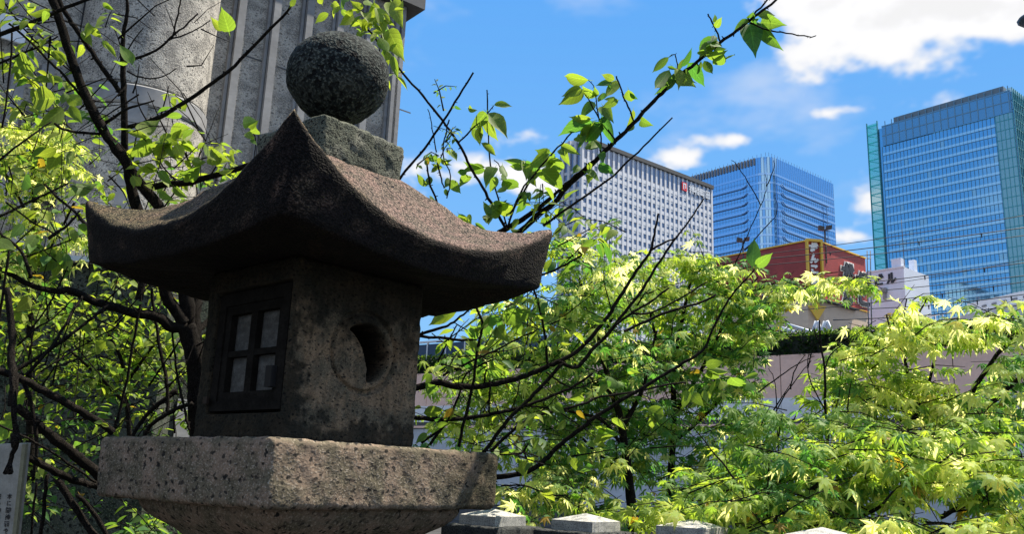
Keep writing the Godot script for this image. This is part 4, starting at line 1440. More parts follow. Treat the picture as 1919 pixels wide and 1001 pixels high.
# ---------- the notice board ----------
func notice() -> void:
	var a := spot(53, 831, 1.72)
	var b := spot(34, 1003, 1.72)
	var down := (b - a)
	var left := (spot(-140, 838, 1.80) - a)
	var out := left.cross(down).normalized()
	out = out if out.dot(-CAM_F) > 0 else -out
	var t := thing("notice_board", b * Vector3(1, 0, 1), "leaning pale notice board with columns of black handwritten characters", "sign")
	var st := start()
	var d2 := down * 2.2
	block(st, a, left, d2, out * -0.008) if left.cross(d2).dot(-out) > 0 else block(st, a, d2, left, out * -0.008)
	place("board", done(st), weathered(Color(0.42, 0.42, 0.39), 0.35, 0.12, 15, 0.6), t)
	st = start()
	var ey := left.normalized()
	block(st, a - ey * 0.003 + out * 0.001, ey * 0.009, d2, out * 0.006) if ey.cross(d2).dot(out) > 0 else block(st, a - ey * 0.003 + out * 0.001, d2, ey * 0.009, out * 0.006)
	place("edge_strip", done(st), weathered(Color(0.30, 0.30, 0.20), 0.4, 0.1, 16, 0.6), t)
	var ink := plain(Color(0.012, 0.012, 0.015), 0.6)
	var right := -left.normalized()
	var upward := -down.normalized()
	for col in [[31.0, ["ki", "ni", "go", "kami", "kuji", "ya", "himo", "wo", "musu", "ba", "no", "ni"], 0.0], [7.0, ["ma", "tsu", "kami", "ta", "no", "ki", "musu", "wo", "ba", "ya", "ko", "ru"], 0.0]]:
		for i in 12:
			var g: String = col[1][i]
			st = start()
			var at: Vector3 = a + left.normalized() * ((53.0 - col[0]) / FOCAL * 1.72 + 0.012) + down.normalized() * (0.098 + i * 0.0137) + out * 0.0012
			for stroke in (GLYPH[g] as String).split("|"):
				var pts := []
				for s in stroke.split(" "):
					var f := s.split_floats(",")
					pts.append(at + right * f[0] * 0.00115 - upward * f[1] * 0.00115)
				for j in pts.size() - 1:
					var v: Vector3 = (pts[j + 1] - pts[j]).normalized()
					var s2 := out.cross(v) * 0.00085
					quad(st, pts[j] - s2, pts[j + 1] - s2, pts[j + 1] + s2, pts[j] + s2)
			place("character", done(st), ink, t)
	# the stake that carries it and the dark cord that hangs before it
	st = start()
	var m := a + left * 0.5 - out * 0.03 + down * 0.3
	tube(st, PackedVector3Array([m, Vector3(m.x, 0, m.z)]), 0.018, 0.02, 8)
	place("stake", done(st), M.wood, t)
	var cd := thing("hanging_cord", spot(24, 840, 1.66), "dark frayed cord hanging in front of the notice board", "cord")
	st = start()
	tube(st, smooth_path(PackedVector3Array([spot(24, 690, 1.68), spot(27, 760, 1.66), spot(31, 832, 1.66), spot(24, 852, 1.66), spot(20, 872, 1.66)])), 0.006, 0.0035, 7, 0.5)
	tube(st, PackedVector3Array([spot(30, 812, 1.66), spot(30, 826, 1.66), spot(30, 838, 1.66)]), 0.008, 0.007, 7, 0.5)
	place("cord", done(st), M.bark, cd)
	st = start()
	for i in 10:
		tube(st, PackedVector3Array([spot(20, 866, 1.66), spot(8 + i * 1.9, 886 + rng.randf() * 4, 1.655)]), 0.0035, 0.002, 5)
	place("tassel", done(st), M.bark, cd)

# ---------- plum tree left of and behind the lantern ----------
func plum_behind_left() -> void:
	var t := thing("plum_tree", spot(372, 1001, 2.75) * Vector3(1, 0, 1), "old dark-barked plum tree forking behind the lantern's small lattice window", "tree", "plum trees behind the lantern")
	var base := spot(372, 1001, 2.75)
	var foot := start()
	tube(foot, smooth_path(PackedVector3Array([Vector3(base.x, -0.1, base.z), Vector3(base.x - 0.03, 0.6, base.z), base])), 0.065, 0.038, 12, 0.15)
	place("trunk", done(foot), M.bark, t)
	limb(t, "372,1001 374,900 374,820 372,740 370,690 362,650 350,612", 2.75, 2.7, 46, 40, "trunk", 0.12)
	limb(t, "350,614 322,613 304,599 282,590 251,587 220,577 204,573 172,563 149,551 129,544 110,546 79,541 45,528 19,513 -10,500", 2.7, 2.4, 24, 9)
	limb(t, "346,606 325,575 312,551 300,470 305,400 260,340 220,280 190,235 160,175 132,100 115,45 98,-10", 2.7, 2.55, 26, 17)
	limb(t, "352,606 350,560 330,470 268,410 252,370 240,320 235,280", 2.72, 2.7, 34, 16, "branch", 0.2)
	limb(t, "235,282 233,200 231,125 232,65 240,20 236,-8", 2.7, 2.65, 15, 5, "branch", 0.34)
	limb(t, "232,180 225,170 210,150 180,108 155,70 130,35 108,-8", 2.69, 2.6, 10, 10, "branch", 0.1)
	limb(t, "197,232 235,207 262,197 290,188", 2.62, 2.6, 8, 3)
	limb(t, "243,239 300,220 350,190 400,155 440,123 490,72 530,32 548,8", 2.69, 2.5, 10, 5)
	limb(t, "234,118 270,105 300,90 325,67 350,47 372,25", 2.68, 2.7, 7, 3)
	limb(t, "325,67 335,25 341,-4", 2.68, 2.7, 4, 3)
	limb(t, "318,74 360,60 395,39", 2.68, 2.72, 4, 2)
	limb(t, "239,134 265,145 300,145 332,129", 2.7, 2.66, 4, 2, "branch", 0.3)
	limb(t, "276,354 310,345 350,344 400,330 450,315 490,303", 2.72, 2.6, 15, 11, "branch", 0.42)
	limb(t, "-8,68 31,54 72,38 96,28 125,14 172,-4", 2.5, 2.5, 10, 7)
	limb(t, "-8,123 36,103 72,88 110,68", 2.5, 2.52, 6, 3)
	limb(t, "7,2 38,43 72,82 101,106 139,138", 2.45, 2.6, 4, 3)
	limb(t, "18,44 53,74 89,110 122,142 157,186", 2.45, 2.6, 5, 6)
	limb(t, "-6,306 38,270 72,246 98,228", 2.4, 2.5, 6, 3)
	limb(t, "-6,409 65,374 93,361 130,344", 2.4, 2.6, 6, 4)
	limb(t, "13,379 60,415 89,430 120,450", 2.4, 2.5, 4, 3)
	limb(t, "86,347 108,369 144,400 176,440", 2.5, 2.4, 5, 7, "branch", 0.25)
	limb(t, "103,232 120,242 149,249 192,251", 2.5, 2.6, 5, 7)
	limb(t, "267,530 261,588 250,644 239,712 223,777 214,805", 2.6, 2.55, 5, 6)
	limb(t, "285,540 292,597 301,653 312,706 316,749 314,772", 2.8, 2.75, 6, 8)
	limb(t, "323,618 329,669 338,725 349,777 356,806", 2.7, 2.66, 4, 6)
	limb(t, "262,560 266,535 268,500", 2.78, 2.8, 16, 16, "branch", 0.5)
	limb(t, "270,822 282,799 313,777 335,765 362,756", 2.7, 2.68, 8, 10)
	limb(t, "246,825 264,793 285,768 310,749 332,732", 2.75, 2.8, 7, 12)
	limb(t, "362,632 376,617 388,604 402,590", 2.72, 2.8, 14, 11)
	limb(t, "370,640 368,590 372,560 372,530", 2.72, 2.8, 22, 18)
	limb(t, "-8,692 31,706 58,719 84,733 115,750 149,769 177,786 214,810", 2.2, 2.4, 16, 16)
	limb(t, "34,762 72,796 105,824 134,846 163,870 196,898", 2.3, 2.5, 18, 24)
	limb(t, "-8,793 29,810 79,836 129,868 182,905", 2.1, 2.35, 4, 5, "branch", 0.55)
	limb(t, "50,856 82,872 115,889 144,901 186,912", 2.2, 2.4, 15, 15)
	limb(t, "108,898 135,940 165,985 192,1020", 2.4, 2.4, 15, 14, "branch", 0.2)
	limb(t, "146,928 168,950 194,990 210,1018", 2.4, 2.4, 9, 10, "branch", 0.2)
	limb(t, "14,540 22,604 24,642 22,676 28,706 24,760", 2.2, 2.1, 13, 18)
	limb(t, "22,700 79,666 127,633 163,604 206,572", 2.3, 2.5, 9, 6)
	limb(t, "50,704 96,652 115,623 134,590 156,556", 2.3, 2.5, 8, 5)
	limb(t, "78,697 149,652 222,612", 2.4, 2.6, 4, 3)
	limb(t, "34,648 72,614 100,597 140,560", 2.3, 2.4, 5, 3)
	limb(t, "58,620 100,560 128,500", 2.4, 2.4, 4, 3)
	limb(t, "40,700 60,760 70,830 62,900", 2.3, 2.3, 9, 7)
	limb(t, "100,720 118,640 150,560", 2.5, 2.6, 4, 2)
	limb(t, "18,470 6,560 -4,620", 2.2, 2.2, 5, 6)
	limb(t, "24,60 18,150 6,240", 2.3, 2.3, 4, 4)
	limb(t, "0,436 40,470 60,520", 2.3, 2.3, 5, 8)
	limb(t, "92,448 130,420 150,395", 2.4, 2.45, 8, 4)
	limb(t, "70,905 66,940 60,1000", 2.3, 2.3, 5, 5, "branch", 0.3)
	limb(t, "90,890 84,950 78,1004", 2.4, 2.4, 8, 8, "branch", 0.25)
	# fine bare twigs all through
	var tw := start()
	for i in 150:
		var a := spot(rng.randf_range(-5, 380), rng.randf_range(430, 900) if i % 3 else rng.randf_range(20, 430), rng.randf_range(2.35, 3.1))
		var dir := Vector3(rng.randfn(0.15, 0.6), rng.randfn(0.35, 0.55), rng.randfn(0, 0.3)).normalized()
		var l := rng.randf_range(0.08, 0.34)
		var b := a + dir * l
		tube(tw, PackedVector3Array([a, a.lerp(b, 0.5) + Vector3(rng.randfn(), rng.randfn(), 0) * 0.012, b]), rng.randf_range(0.0012, 0.0032), 0.0007, 5, 0.2, 0.25 if i % 4 == 0 else 0.0)
	for p in ["205,330 232,360 246,395", "300,400 340,345 372,300 420,295", "362,350 352,300 345,240", "330,338 300,300 320,260", "368,340 372,300 380,270", "395,330 412,300 415,280", "250,300 262,240 300,215", "215,260 240,290 250,330", "280,232 262,200 255,160", "172,205 196,200 230,196", "160,180 182,190 214,192", "250,175 258,150 262,120", "232,120 225,80 214,52", "232,110 250,78 270,52", "300,225 310,190 318,160", "470,240 480,262 476,300"]:
		var q := PackedVector3Array()
		for s in p.split(" "):
			var f: PackedFloat64Array = s.split_floats(",")
			q.append(spot(f[0], f[1], 2.68))
		tube(tw, smooth_path(q), 0.0028, 0.0012, 5, 0.2)
	place("twig", done(tw), M.bark, t).set_meta("kind", "stuff")
	var l := []
	leaves_at(l, "101,154,60,149 106,185,49,185 120,204,79,238 98,142,122,156 118,154,139,170 127,178,161,204 132,199,154,230 46,130,67,147 56,110,47,128 197,82,220,108 168,48,192,74 156,58,172,82 194,5,213,20 89,278,56,300 113,288,91,316 142,285,119,309 125,316,132,343 137,355,175,352 82,346,64,362 12,343,34,372 0,312,14,333 118,100,112,122 100,95,130,120 95,20,62,32", 2.5, Vector2(0.5, 0.6), 0.6)
	leaves_at(l, "258,248,292,236 300,262,322,284 330,262,366,244 335,265,372,286 330,270,346,304 315,265,332,302 285,262,262,290 305,270,296,300 340,258,360,262 320,250,352,238 400,300,414,276 412,300,428,282 392,292,420,300 428,290,440,304 360,300,390,310 262,300,240,320 270,310,296,330 300,320,320,345 250,330,268,352 346,330,372,320 385,290,398,268 410,322,440,318 330,352,352,372 300,360,322,376", 2.6, Vector2(0.5, 0.6), 0.72)
	leaves_at(l, "120,480,98,520 110,478,84,508 100,470,60,490 122,482,134,512 112,470,118,500 92,462,96,500 80,470,52,486 130,500,120,522 430,60,418,20 545,12,556,-6 250,120,226,82 456,232,478,226 468,248,484,240 470,262,482,268 200,640,218,655 250,560,270,575 90,600,70,620 60,560,40,580 150,600,170,622 180,640,200,665", 2.45, Vector2(0.5, 0.6), 0.5)
	leaves_at(l, "40,740,30,770 24,790,0,820 186,802,168,812 190,794,206,800 120,890,136,872 100,640,80,652 150,846,166,832 206,690,226,702 44,420,22,446 70,440,50,470 60,350,40,330 150,420,166,440 30,640,14,660", 2.35, Vector2(0.5, 0.6), 0.5)
	var mesh := start()
	bough(l, mesh, 130, 110, 60, 40, 2.7, 34, 0.65, 0.055, false)
	bough(l, mesh, 40, 120, 40, 60, 2.6, 26, 0.6, 0.055, false)
	bough(l, mesh, 80, 50, 60, 40, 2.6, 40, 0.65, 0.05, false)
	bough(l, mesh, 60, 180, 60, 40, 2.6, 30, 0.65, 0.055, false)
	bough(l, mesh, 130, 200, 50, 40, 2.7, 24, 0.6, 0.05, false)
	bough(l, mesh, 440, 290, 30, 16, 2.8, 14, 0.8, 0.04, false)
	bough(l, mesh, 300, 290, 60, 40, 2.75, 40, 0.65, 0.055, false)
	bough(l, mesh, 330, 360, 60, 24, 2.8, 24, 0.6, 0.055, false)
	bough(l, mesh, 410, 300, 40, 22, 2.85, 20, 0.7, 0.05, false)
	bough(l, mesh, 100, 490, 50, 30, 2.5, 24, 0.45, 0.06, false)
	bough(l, mesh, 250, 140, 30, 50, 2.75, 12, 0.6, 0.045, false)
	bough(l, mesh, 60, 330, 60, 60, 2.7, 40, 0.6, 0.055, false)
	bough(l, mesh, 20, 420, 30, 60, 2.5, 26, 0.45, 0.055, false)
	bough(l, mesh, 130, 430, 60, 30, 2.7, 26, 0.35, 0.05, false)
	place("leafy_twig", done(mesh), M.bark, t).set_meta("kind", "stuff")
	hang_leaves(t, "plum", l)

# ---------- plum tree right of and behind the lantern ----------
func plum_behind_right() -> void:
	var t := thing("plum_tree", Vector3(-0.35, 0, -2.75), "plum tree whose long bare-ended branches reach out past the lantern's roof tip", "tree", "plum trees behind the lantern")
	var tr := start()
	tube(tr, smooth_path(PackedVector3Array([Vector3(-0.30, -0.1, -2.75), Vector3(-0.33, 0.7, -2.72), Vector3(-0.36, 1.4, -2.72), Vector3(-0.40, 1.85, -2.74), Vector3(-0.36, 2.2, -2.76)])), 0.055, 0.028, 12, 0.15)
	place("trunk", done(tr), M.bark, t)
	limb(t, "640,690 720,735 791,724 822,716 844,723 884,725 920,721 959,712 993,701 1024,688 1049,677 1080,659 1112,627 1139,592 1161,557 1182,524 1204,492 1219,470 1223,452 1228,428 1233,400", 2.65, 2.75, 16, 4)
	limb(t, "1219,470 1247,454 1266,447", 2.74, 2.76, 5, 3)
	limb(t, "1049,679 1080,689 1107,659 1145,619 1169,586 1199,549 1220,514 1242,481 1266,447 1279,430 1300,400 1318,372", 2.68, 2.85, 9, 3, "branch", 0.12)
	limb(t, "1150,612 1188,584 1220,565 1252,540", 2.72, 2.75, 6, 4)
	limb(t, "1186,588 1223,585 1269,562 1325,528", 2.74, 2.8, 5, 3)
	limb(t, "1170,620 1180,616 1228,594 1277,577 1312,567 1340,553", 2.74, 2.8, 6, 5)
	limb(t, "660,760 740,780 786,783 816,786 856,786 892,781 934,774 962,767 1004,755 1046,737 1074,725 1110,700", 2.65, 2.7, 11, 5)
	limb(t, "905,850 937,806 965,772 993,747 1023,714 1052,682", 2.6, 2.68, 8, 8)
	limb(t, "918,846 953,814 981,792 1012,777 1049,769 1099,755 1125,744 1188,734 1242,723 1285,717", 2.6, 2.75, 7, 4)
	limb(t, "820,898 939,893 981,887 1012,870 1032,851 1060,825 1099,796 1110,786 1155,756 1200,729 1245,702 1281,680 1312,660 1323,646 1336,616 1355,578 1374,549 1398,522 1415,504", 2.6, 2.6, 12, 3)
	limb(t, "884,566 888,570 905,605 899,635 893,667 888,708 878,758 867,803 860,838", 2.6, 2.58, 5, 7)
	limb(t, "1000,540 1012,581 1020,624 1024,659 1027,690", 2.66, 2.68, 5, 6)
	limb(t, "830,704 888,675 923,659 953,644 1012,616 1050,600", 2.7, 2.75, 5, 3)
	limb(t, "1010,518 1047,503 1074,488 1090,478 1084,474", 2.6, 2.62, 5, 4)
	limb(t, "780,628 823,616 845,607 869,589 888,572", 2.66, 2.62, 7, 4)
	limb(t, "780,630 834,634 874,638 896,635", 2.7, 2.7, 7, 5, "branch", 0.25)
	limb(t, "918,712 917,745 917,774", 2.62, 2.62, 5, 4)
	limb(t, "973,712 969,740 958,768", 2.64, 2.64, 3, 3)
	limb(t, "908,720 908,705 912,692", 2.63, 2.63, 5, 3)
	limb(t, "1023,697 1043,713 1074,728 1100,722", 2.66, 2.66, 4, 3)
	limb(t, "942,776 981,800 995,806", 2.62, 2.6, 3, 2)
	limb(t, "790,830 835,796 860,740 875,700 930,672", 2.72, 2.72, 6, 3)
	limb(t, "806,834 840,788 852,760", 2.6, 2.6, 5, 4)
	limb(t, "820,680 840,640 856,610", 2.72, 2.7, 4, 3)
	limb(t, "938,912 980,910 1030,925 1064,930", 2.55, 2.55, 4, 3)
	limb(t, "936,850 975,850 990,830", 2.6, 2.62, 7, 3)
	# the upper boughs against the sky
	limb(t, "640,640 760,560 880,478 930,443 953,426 978,412 1009,390 1040,365", 2.72, 2.55, 18, 8)
	limb(t, "900,480 975,432 1009,401 1040,379 1061,352 1092,323 1128,290 1154,263 1188,230 1212,203 1240,175 1268,147 1305,117 1349,80 1374,62 1404,39 1436,14 1470,-12", 2.6, 2.4, 12, 5)
	limb(t, "1036,367 1070,337 1100,312 1126,290", 2.55, 2.52, 7, 5)
	limb(t, "1349,78 1337,48 1325,26", 2.44, 2.43, 4, 3)
	limb(t, "1270,142 1269,120 1264,103 1253,106", 2.47, 2.47, 3, 2)
	limb(t, "1404,42 1438,57 1473,62 1514,69 1528,67", 2.42, 2.38, 4, 2)
	limb(t, "1413,26 1438,0 1445,-8", 2.42, 2.42, 4, 3)
	limb(t, "1152,262 1123,223 1109,196 1094,174", 2.5, 2.48, 4, 2)
	limb(t, "1125,290 1125,247 1119,201 1113,163 1103,151", 2.52, 2.5, 4, 1.6)
	limb(t, "1188,226 1173,192 1164,168 1154,142", 2.5, 2.48, 4, 3)
	limb(t, "1018,424 1050,400 1090,372 1135,340 1185,295 1225,255 1260,221", 2.6, 2.55, 6, 3)
	limb(t, "955,402 990,345 1015,310 1045,277 1076,243", 2.5, 2.5, 5, 3)
	limb(t, "655,28 690,55 715,88 753,135 793,180 830,226 858,267 877,303 897,340 922,382 950,432", 2.5, 2.58, 4, 7)
	limb(t, "740,346 761,320 796,278 830,228 860,180 888,135", 2.56, 2.5, 6, 4)
	limb(t, "858,268 883,244 908,219 925,198", 2.55, 2.53, 4, 2)
	limb(t, "913,168 915,222 919,309 930,359 941,398 950,424", 2.56, 2.58, 3, 4)
	limb(t, "799,303 807,348 822,384", 2.5, 2.5, 4, 5)
	limb(t, "803,205 811,242 817,286", 2.52, 2.5, 2, 3)
	limb(t, "1040,283 1006,320 975,362 952,424", 2.56, 2.57, 3, 5)
	limb(t, "925,300 936,310 938,325", 2.56, 2.56, 2, 3)
	limb(t, "842,225 836,250 830,290 845,330 838,372", 2.5, 2.5, 3, 2.5)
	limb(t, "820,300 826,330 832,352", 2.5, 2.5, 4, 3)
	var l := []
	var w := Vector2(0.5, 0.6)
	leaves_at(l, "1103,150,1056,143 1094,170,1050,196 1116,182,1092,168 1128,175,1120,192 1147,155,1118,158 1154,150,1141,190 1159,188,1129,201 1177,168,1183,197 1186,205,1175,238 1200,225,1215,235 1114,192,1088,217 1110,228,1050,245 1111,232,1085,268 1092,242,1083,280 1130,199,1148,228 1128,218,1150,272 1123,228,1104,264 1116,259,1099,290 1126,282,1112,262 1051,273,1087,290 1056,278,1063,310 1030,292,1052,335 1012,318,1054,350 1121,309,1145,324 1097,328,1111,352 1085,312,1076,322 1110,308,1097,318 1120,290,1140,304", 2.5, w, 0.3)
	leaves_at(l, "1253,107,1222,136 1254,131,1226,173 1264,138,1228,178 1250,125,1267,130 1275,125,1297,90 1289,118,1321,160 1278,143,1289,154 1337,68,1307,108 1342,74,1328,97 1338,42,1340,28 1340,52,1351,34 1323,106,1360,99 1337,97,1358,92 1356,101,1335,129 1319,114,1335,140 1319,92,1318,107 1402,37,1374,54 1404,45,1414,88 1411,22,1403,36 1420,30,1455,23 1425,42,1459,44 1425,46,1464,94 1408,43,1422,34", 2.44, w, 0.3)
	leaves_at(l, "926,197,960,196 914,212,951,247 911,211,886,242 900,236,897,271 888,240,892,264 877,202,895,208 852,199,864,206 902,268,930,292 909,314,862,324 928,314,908,342 942,309,947,337 984,309,945,300 986,303,989,328 1026,284,1000,314 1040,289,1024,292 1042,320,1012,326 942,337,974,356 930,331,919,360 1003,320,995,355 961,384,928,404 986,359,972,394 1017,359,995,374 925,404,904,413 891,418,911,432 874,407,888,420 860,401,877,422 957,429,973,432 802,348,777,327 816,376,799,372 842,338,864,363 824,314,807,323 827,298,845,310 818,300,796,295 835,354,838,370 845,286,856,296 950,350,930,362 915,400,940,386 970,410,960,430 880,330,862,344 1000,384,1016,396 1022,400,1030,412", 2.54, w, 0.42)
	leaves_at(l, "616,25,590,38 628,8,632,32 640,18,656,35 690,0,696,24 705,14,726,58 734,4,754,50 728,55,751,105 711,70,729,100 698,30,675,60 682,58,667,68 735,105,746,147 718,92,736,118 640,0,656,12 604,8,596,-8 700,40,716,60 722,30,738,52 660,34,646,20 690,52,676,40 726,90,744,96 745,20,759,2 676,20,664,6 708,62,694,80 660,40,676,52", 2.46, w, 0.7)
	leaves_at(l, "1287,731,1281,765 1296,737,1312,756 1320,731,1323,756 1350,713,1363,735 1368,707,1396,738 1392,716,1418,738 1326,692,1366,698 1420,701,1392,710 1330,694,1340,716 1310,700,1290,694 1300,724,1284,742 1340,715,1330,740 1212,767,1252,783 1224,776,1235,798 1146,785,1171,801 1119,809,1154,815 1119,815,1147,829 1134,710,1162,726 1107,827,1136,835 1083,833,1102,858 1086,872,1106,888 1408,500,1415,446 1180,690,1200,700 1138,720,1120,742 1090,738,1068,748", 2.55, w, 0.5)
	leaves_at(l, "794,775,834,767 856,584,800,606 942,592,994,592 890,612,884,640 931,614,948,636 1053,630,1075,636 966,560,990,562 1018,921,1039,936 970,859,980,874 1071,859,1090,886 1040,760,1058,776 1056,640,1040,622 910,560,890,580 930,545,955,560 918,590,938,616 880,640,900,660 830,650,812,664 850,700,836,686 806,700,800,724 816,735,800,722 850,770,830,790 1060,790,1044,806 1080,770,1096,784 980,690,1000,682 1010,820,1000,842 1100,860,1080,850 820,800,842,792 800,812,780,830 1025,640,1008,652 1110,600,1135,606 1030,600,1050,590 1190,690,1174,706", 2.58, w, 0.42)
	var tw := start()
	bough(l, tw, 830, 300, 26, 70, 2.5, 36, 0.35, 0.02, false)
	bough(l, tw, 840, 230, 20, 50, 2.5, 20, 0.3, 0.018, false)
	bough(l, tw, 900, 430, 40, 20, 2.55, 14, 0.4, 0.03, false)
	bough(l, tw, 950, 590, 110, 40, 2.75, 70, 0.4, 0.058, false)
	bough(l, tw, 860, 720, 60, 90, 2.8, 50, 0.4, 0.055, false)
	bough(l, tw, 960, 820, 110, 50, 2.75, 50, 0.45, 0.055, false)
	bough(l, tw, 1060, 400, 70, 40, 2.6, 44, 0.45, 0.05, false)
	bough(l, tw, 1090, 450, 50, 40, 2.7, 44, 0.45, 0.055, false)
	bough(l, tw, 720, 60, 40, 50, 2.5, 24, 0.65, 0.05, false)
	for i in 60:
		var a := spot(rng.randf_range(790, 1300), rng.randf_range(560, 860), rng.randf_range(2.5, 3.0))
		var dir := Vector3(rng.randfn(0.35, 0.5), rng.randfn(0.35, 0.5), rng.randfn(0, 0.3)).normalized()
		var b := a + dir * rng.randf_range(0.06, 0.26)
		tube(tw, PackedVector3Array([a, a.lerp(b, 0.5) + Vector3(rng.randfn(), rng.randfn(), 0) * 0.01, b]), rng.randf_range(0.0012, 0.0028), 0.0007, 5, 0.2)
	place("twig", done(tw), M.bark, t).set_meta("kind", "stuff")
	hang_leaves(t, "plum", l)

# ---------- the maples beyond the fence ----------
func maple(at: Vector3, label: String, stems: Array, boughs: Array, size: float) -> void:
	var t := thing("maple_tree", at * Vector3(1, 0, 1), label, "maple tree", "maples beyond the fence")
	var st := start()
	tube(st, smooth_path(PackedVector3Array([Vector3(at.x, -0.1, at.z), Vector3(at.x + 0.04, at.y * 0.5, at.z), at])), 0.05, 0.028, 9, 0.1)
	place("trunk", done(st), M.bark, t)
	for s in stems:
		limb(t, s[0], s[1], s[2], s[3], s[4])
	var l := []
	var tw := start()
	for b in boughs:
		bough(l, tw, b[0], b[1], b[2], b[3], b[4], b[5], b[6], size)
	place("twig", done(tw), M.bark, t).set_meta("kind", "stuff")
	hang_leaves(t, "maple", l)

func maples() -> void:
	maple(spot(1186, 1000, 3.7), "dense dark green maple with two stems right of the lantern's platform",
		[["1186,1005 1182,930 1172,850 1165,800 1150,740 1135,690 1120,640 1100,580 1085,520", 3.7, 3.7, 22, 6], ["1180,915 1150,870 1120,850 1090,820", 3.7, 3.6, 10, 5], ["1165,800 1200,740 1215,680 1230,620", 3.7, 3.7, 12, 4], ["1150,740 1090,700 1030,660 990,620", 3.7, 3.5, 10, 4], ["1172,850 1130,790 1060,770 980,760", 3.7, 3.5, 9, 3], ["1120,640 1150,590 1160,540", 3.7, 3.7, 8, 3]],
		[[1090, 470, 60, 36, 3.6, 70, 0.6], [1120, 510, 70, 40, 3.6, 90, 0.5], [1050, 560, 80, 46, 3.5, 100, 0.45], [990, 600, 90, 40, 3.6, 110, 0.5], [1130, 560, 80, 50, 3.7, 110, 0.35], [1080, 640, 90, 60, 3.7, 130, 0.22], [1170, 640, 80, 60, 3.8, 110, 0.1], [1010, 680, 80, 40, 3.6, 90, 0.5], [930, 690, 80, 30, 3.7, 80, 0.7], [850, 690, 60, 26, 3.8, 50, 0.75], [1180, 720, 80, 50, 3.9, 90, 0.08], [1110, 740, 80, 50, 3.8, 90, 0.15], [960, 760, 90, 40, 3.7, 90, 0.6], [860, 790, 70, 40, 3.8, 70, 0.6], [1040, 810, 90, 50, 3.7, 90, 0.35], [1010, 880, 80, 40, 3.5, 80, 0.35], [1100, 870, 70, 50, 3.6, 60, 0.25], [970, 925, 60, 30, 3.4, 50, 0.15], [1060, 930, 80, 34, 3.4, 70, 0.3], [1140, 950, 60, 30, 3.5, 50, 0.2], [1210, 790, 60, 40, 4.0, 50, 0.1], [800, 850, 40, 30, 3.8, 30, 0.5], [1000, 950, 80, 30, 3.4, 40, 0.1], [1120, 800, 90, 50, 3.9, 110, 0.1], [1180, 860, 70, 50, 4.0, 70, 0.08], [1230, 830, 60, 60, 4.1, 80, 0.06], [1060, 870, 80, 50, 3.8, 80, 0.2], [900, 850, 60, 30, 3.7, 50, 0.4], [1020, 730, 70, 40, 3.9, 70, 0.3], [1130, 690, 70, 50, 3.9, 90, 0.08], [1000, 725, 80, 36, 3.8, 70, 0.45], [890, 745, 70, 36, 3.9, 60, 0.5], [1070, 770, 70, 40, 4.0, 60, 0.2]], 0.066)
	maple(spot(1262, 1000, 4.4), "maple with a sunlit yellow-green top rising toward the gridded tower",
		[["1262,1000 1258,880 1262,800 1262,720 1270,640 1286,560 1300,500", 4.4, 4.3, 18, 5], ["1262,780 1310,700 1350,620 1380,560 1420,520", 4.4, 4.2, 10, 3], ["1262,720 1230,640 1215,560 1208,510", 4.4, 4.3, 9, 3], ["1262,830 1330,770 1370,720", 4.4, 4.3, 8, 3], ["1380,560 1440,535 1500,520 1570,510", 4.2, 4.1, 6, 2]],
		[[1210, 505, 66, 30, 4.2, 90, 0.5], [1290, 492, 60, 30, 4.2, 90, 0.8], [1230, 550, 80, 44, 4.2, 120, 0.5], [1300, 530, 80, 40, 4.3, 130, 0.55], [1350, 520, 46, 34, 4.2, 70, 0.4], [1320, 590, 90, 44, 4.3, 130, 0.5], [1400, 540, 40, 18, 4.2, 60, 0.3], [1400, 570, 66, 36, 4.2, 90, 0.25], [1460, 545, 46, 12, 4.1, 60, 0.4], [1520, 537, 50, 8, 4.1, 60, 0.75], [1580, 532, 36, 10, 4.1, 50, 0.6], [1425, 590, 30, 26, 4.2, 40, 0.05], [1390, 640, 36, 40, 4.2, 70, 0.12], [1330, 660, 80, 46, 4.3, 110, 0.2], [1260, 640, 80, 50, 4.4, 110, 0.25], [1380, 690, 36, 34, 4.3, 50, 0.1], [1310, 740, 70, 40, 4.4, 70, 0.06], [1245, 740, 40, 30, 4.5, 30, 0.06], [1340, 800, 70, 36, 4.4, 60, 0.06], [1280, 850, 60, 40, 4.4, 50, 0.06], [1370, 850, 50, 30, 4.2, 40, 0.1], [1300, 890, 80, 36, 4.5, 90, 0.06], [1390, 780, 46, 36, 4.3, 60, 0.12], [1350, 910, 60, 26, 4.3, 50, 0.1], [1230, 900, 60, 40, 4.5, 50, 0.06], [1300, 600, 90, 50, 4.6, 110, 0.1], [1390, 620, 50, 40, 4.5, 60, 0.05], [1250, 705, 80, 36, 4.4, 80, 0.2], [1335, 725, 60, 36, 4.3, 80, 0.15], [1395, 745, 30, 30, 4.2, 40, 0.25], [1200, 765, 70, 40, 4.2, 60, 0.15], [1410, 800, 40, 30, 4.2, 40, 0.3]], 0.068)
